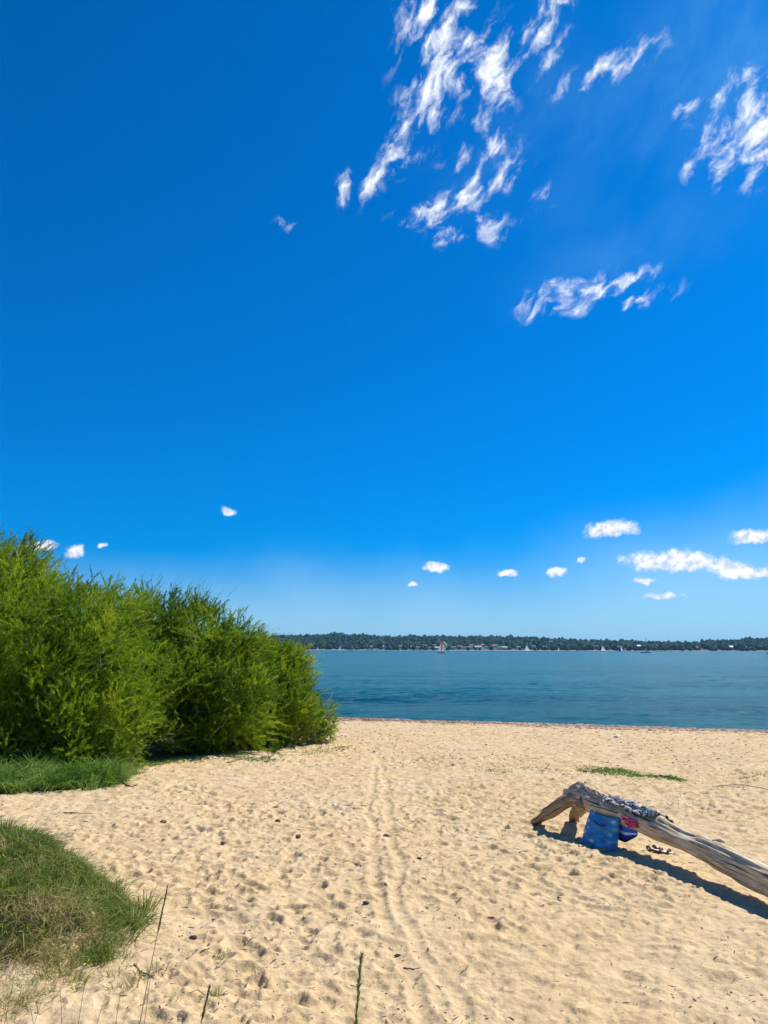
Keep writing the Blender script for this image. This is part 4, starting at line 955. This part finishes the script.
sailboat('small white sail close under the shore, second left of the blue sail', 554.5, 1700, 9.0)
sailboat('bright white leaning sail just left of the blue sail', 598, 1400, 11.5, ('main', 'jib'), -.18)
# blue spinnaker
BLU = leafmat('blue_sail', (.015,.03,.5), (.015,.03,.5), (.015,.03,.5), .4, .8)
r, o, mx, dx, L = sailboat('boat under a deep blue sail, right of the bright white leaning sail', 614.5, 1400, 11.0, ('main',), .1, 2.65)
sailmesh('blue_spinnaker', o+[-3.2, 0, 1], o+[0, 0, 9.5], o+[1.8, 0, .8], (-1.6, -2.0, 0), BLU, r)
# pink and cream spinnaker
m = NT('pink_cream_spinnaker'); tcx = m.n('ShaderNodeTexCoord'); sx = m.n('ShaderNodeSeparateXYZ'); m.l(tcx.outputs['Object'], sx.inputs[0])
v_ = m.math('MULTIPLY_ADD', sx.outputs[0], .16, 0.10); v_ = m.math('SUBTRACT', v_, m.math('MULTIPLY_ADD', sx.outputs[2], .05, -.45))
c = m.ramp(v_, [(0.0, (.60, .24, .20)), (.38, (.50, .16, .13)), (.52, (.78, .62, .38)), (1, (.80, .72, .50))]); m.l(c, m.b.inputs['Base Color'])
tr_ = m.n('ShaderNodeBsdfTranslucent'); m.l(c, tr_.inputs[0]); mx_ = m.n('ShaderNodeMixShader'); mx_.inputs[0].default_value = .5
m.l(m.b.outputs[0], mx_.inputs[1]); m.l(tr_.outputs[0], mx_.inputs[2]); m.l(mx_.outputs[0], m.out.inputs[0])
LIL = leafmat('lilac_sail', (.6,.42,.45), (.6,.42,.45), (.6,.42,.45), .5, .8)
r, o, mx, dx, L = sailboat('boat flying a tall billowing pink and cream spinnaker, largest sail in view', 440, 720, 11.0, ('main',), .04, -.5, None, LIL)
rng = np.random.default_rng(2); V = []; nn = 14
for i in range(nn+1):
    t = i/nn; z = 1.3+9.6*t; xl = .6+1.2*math.sin(t*2.2)-(.4 if t > .5 else 0); wv = 4.6*math.sin(math.pi*(1-t)**.75*.80+.42)**.8*(1-t**6)+.05
    for j in range(9):
        u = j/8; V.append(o+np.array([xl+wv*u-0.3, -1.9*math.sin(math.pi*u)*(1-t*.4), z+.7*math.sin(math.pi*u)*(1-t)]))
V = np.array(V); idx = np.arange(len(V)).reshape(nn+1, 9)
sp_o = mk('spinnaker', V, np.stack([idx[:-1, :-1], idx[:-1, 1:], idx[1:, 1:], idx[1:, :-1]], -1).reshape(-1, 4), m.m, r, True)
# anchored yacht, bare mast
r, o, mx, dx, L = sailboat('anchored white yacht with a tall bare mast and furled sails', 639.5, 850, 17.0, (), 0, .15)
mb = MB(); v, f = boxv(o+np.array([.5, 0, 1.9]), (4.5, 2, 1), .15, .8); mb.add(v, f); mb.out('cabin', HULL, r)
mb = MB(); addtube(mb, [o+[0, 0, 3], o+[-5, -.6, 2.9]], [.16, .14], 6); mb.out('boom', MAST, r)
mb = MB(); addtube(mb, [o+dx*L*.48+[0, 0, 1.5], o+[0, 0, 15.5]], [.30, .16], 6); mb.out('furled_headsail', MAST, r)
# motor boat right
o = wpt(760, 700); r = empty('motor_boat', o, 'dark hulled motor boat with a white cabin at the right edge of the water', 'motor boat')
hull(7.5, 2.4, .8, o, .1, plain('navy_hull', (.03, .04, .08), .4, .1), r)
v, f = boxv(o+np.array([-.3, 0, 1.6]), (2.8, 1.8, 1.5), .1, .8); mk('cabin', v, f, HULL, r)
v, f = boxv(o+np.array([-.3, 0, 2.5]), (3.2, 2.0, .12), .1); mk('cabin_roof', v, f, HULL, r)
# low moored boats
for i, px in enumerate([350, 353, 369, 373, 378, 415, 421, 449, 513, 536]):
    o = wpt(px, 2050); r = empty('moored_boat', o, 'tiny white motor boat moored in the line under the far shore', 'boat', 'moored boats under the far shore')
    hull(9+i % 3*2, 3, 1.1, o, .1*i, HULL, r); v, f = boxv(o+np.array([0, 0, 1.9]), (3.5, 2, 1.6), .1*i, .8); mk('cabin', v, f, HULL, r)

# ------------------------------------------------------------ haze
hz = bpy.data.materials.new('haze_air'); hz.use_nodes = True; t = hz.node_tree; t.nodes.clear()
vo = t.nodes.new('ShaderNodeVolumePrincipled'); vo.inputs['Color'].default_value = (.25, .62, 1.0, 1); vo.inputs['Density'].default_value = 0.00005
vo.inputs['Anisotropy'].default_value = 0.0
om = t.nodes.new('ShaderNodeOutputMaterial'); t.links.new(vo.outputs[0], om.inputs['Volume'])
v, f = boxv((0, 2900, 45.), (12000, 7000, 104.0))
zmin = min(float(Z_.min()), -3.2); v[:, 2] = np.where(v[:, 2] < 0, zmin-1.5, 96.)
hzo = mk('haze', v, f, hz); tag(hzo, 'thin pale blue sea air between the beach and the far shore', 'haze', kind='stuff')
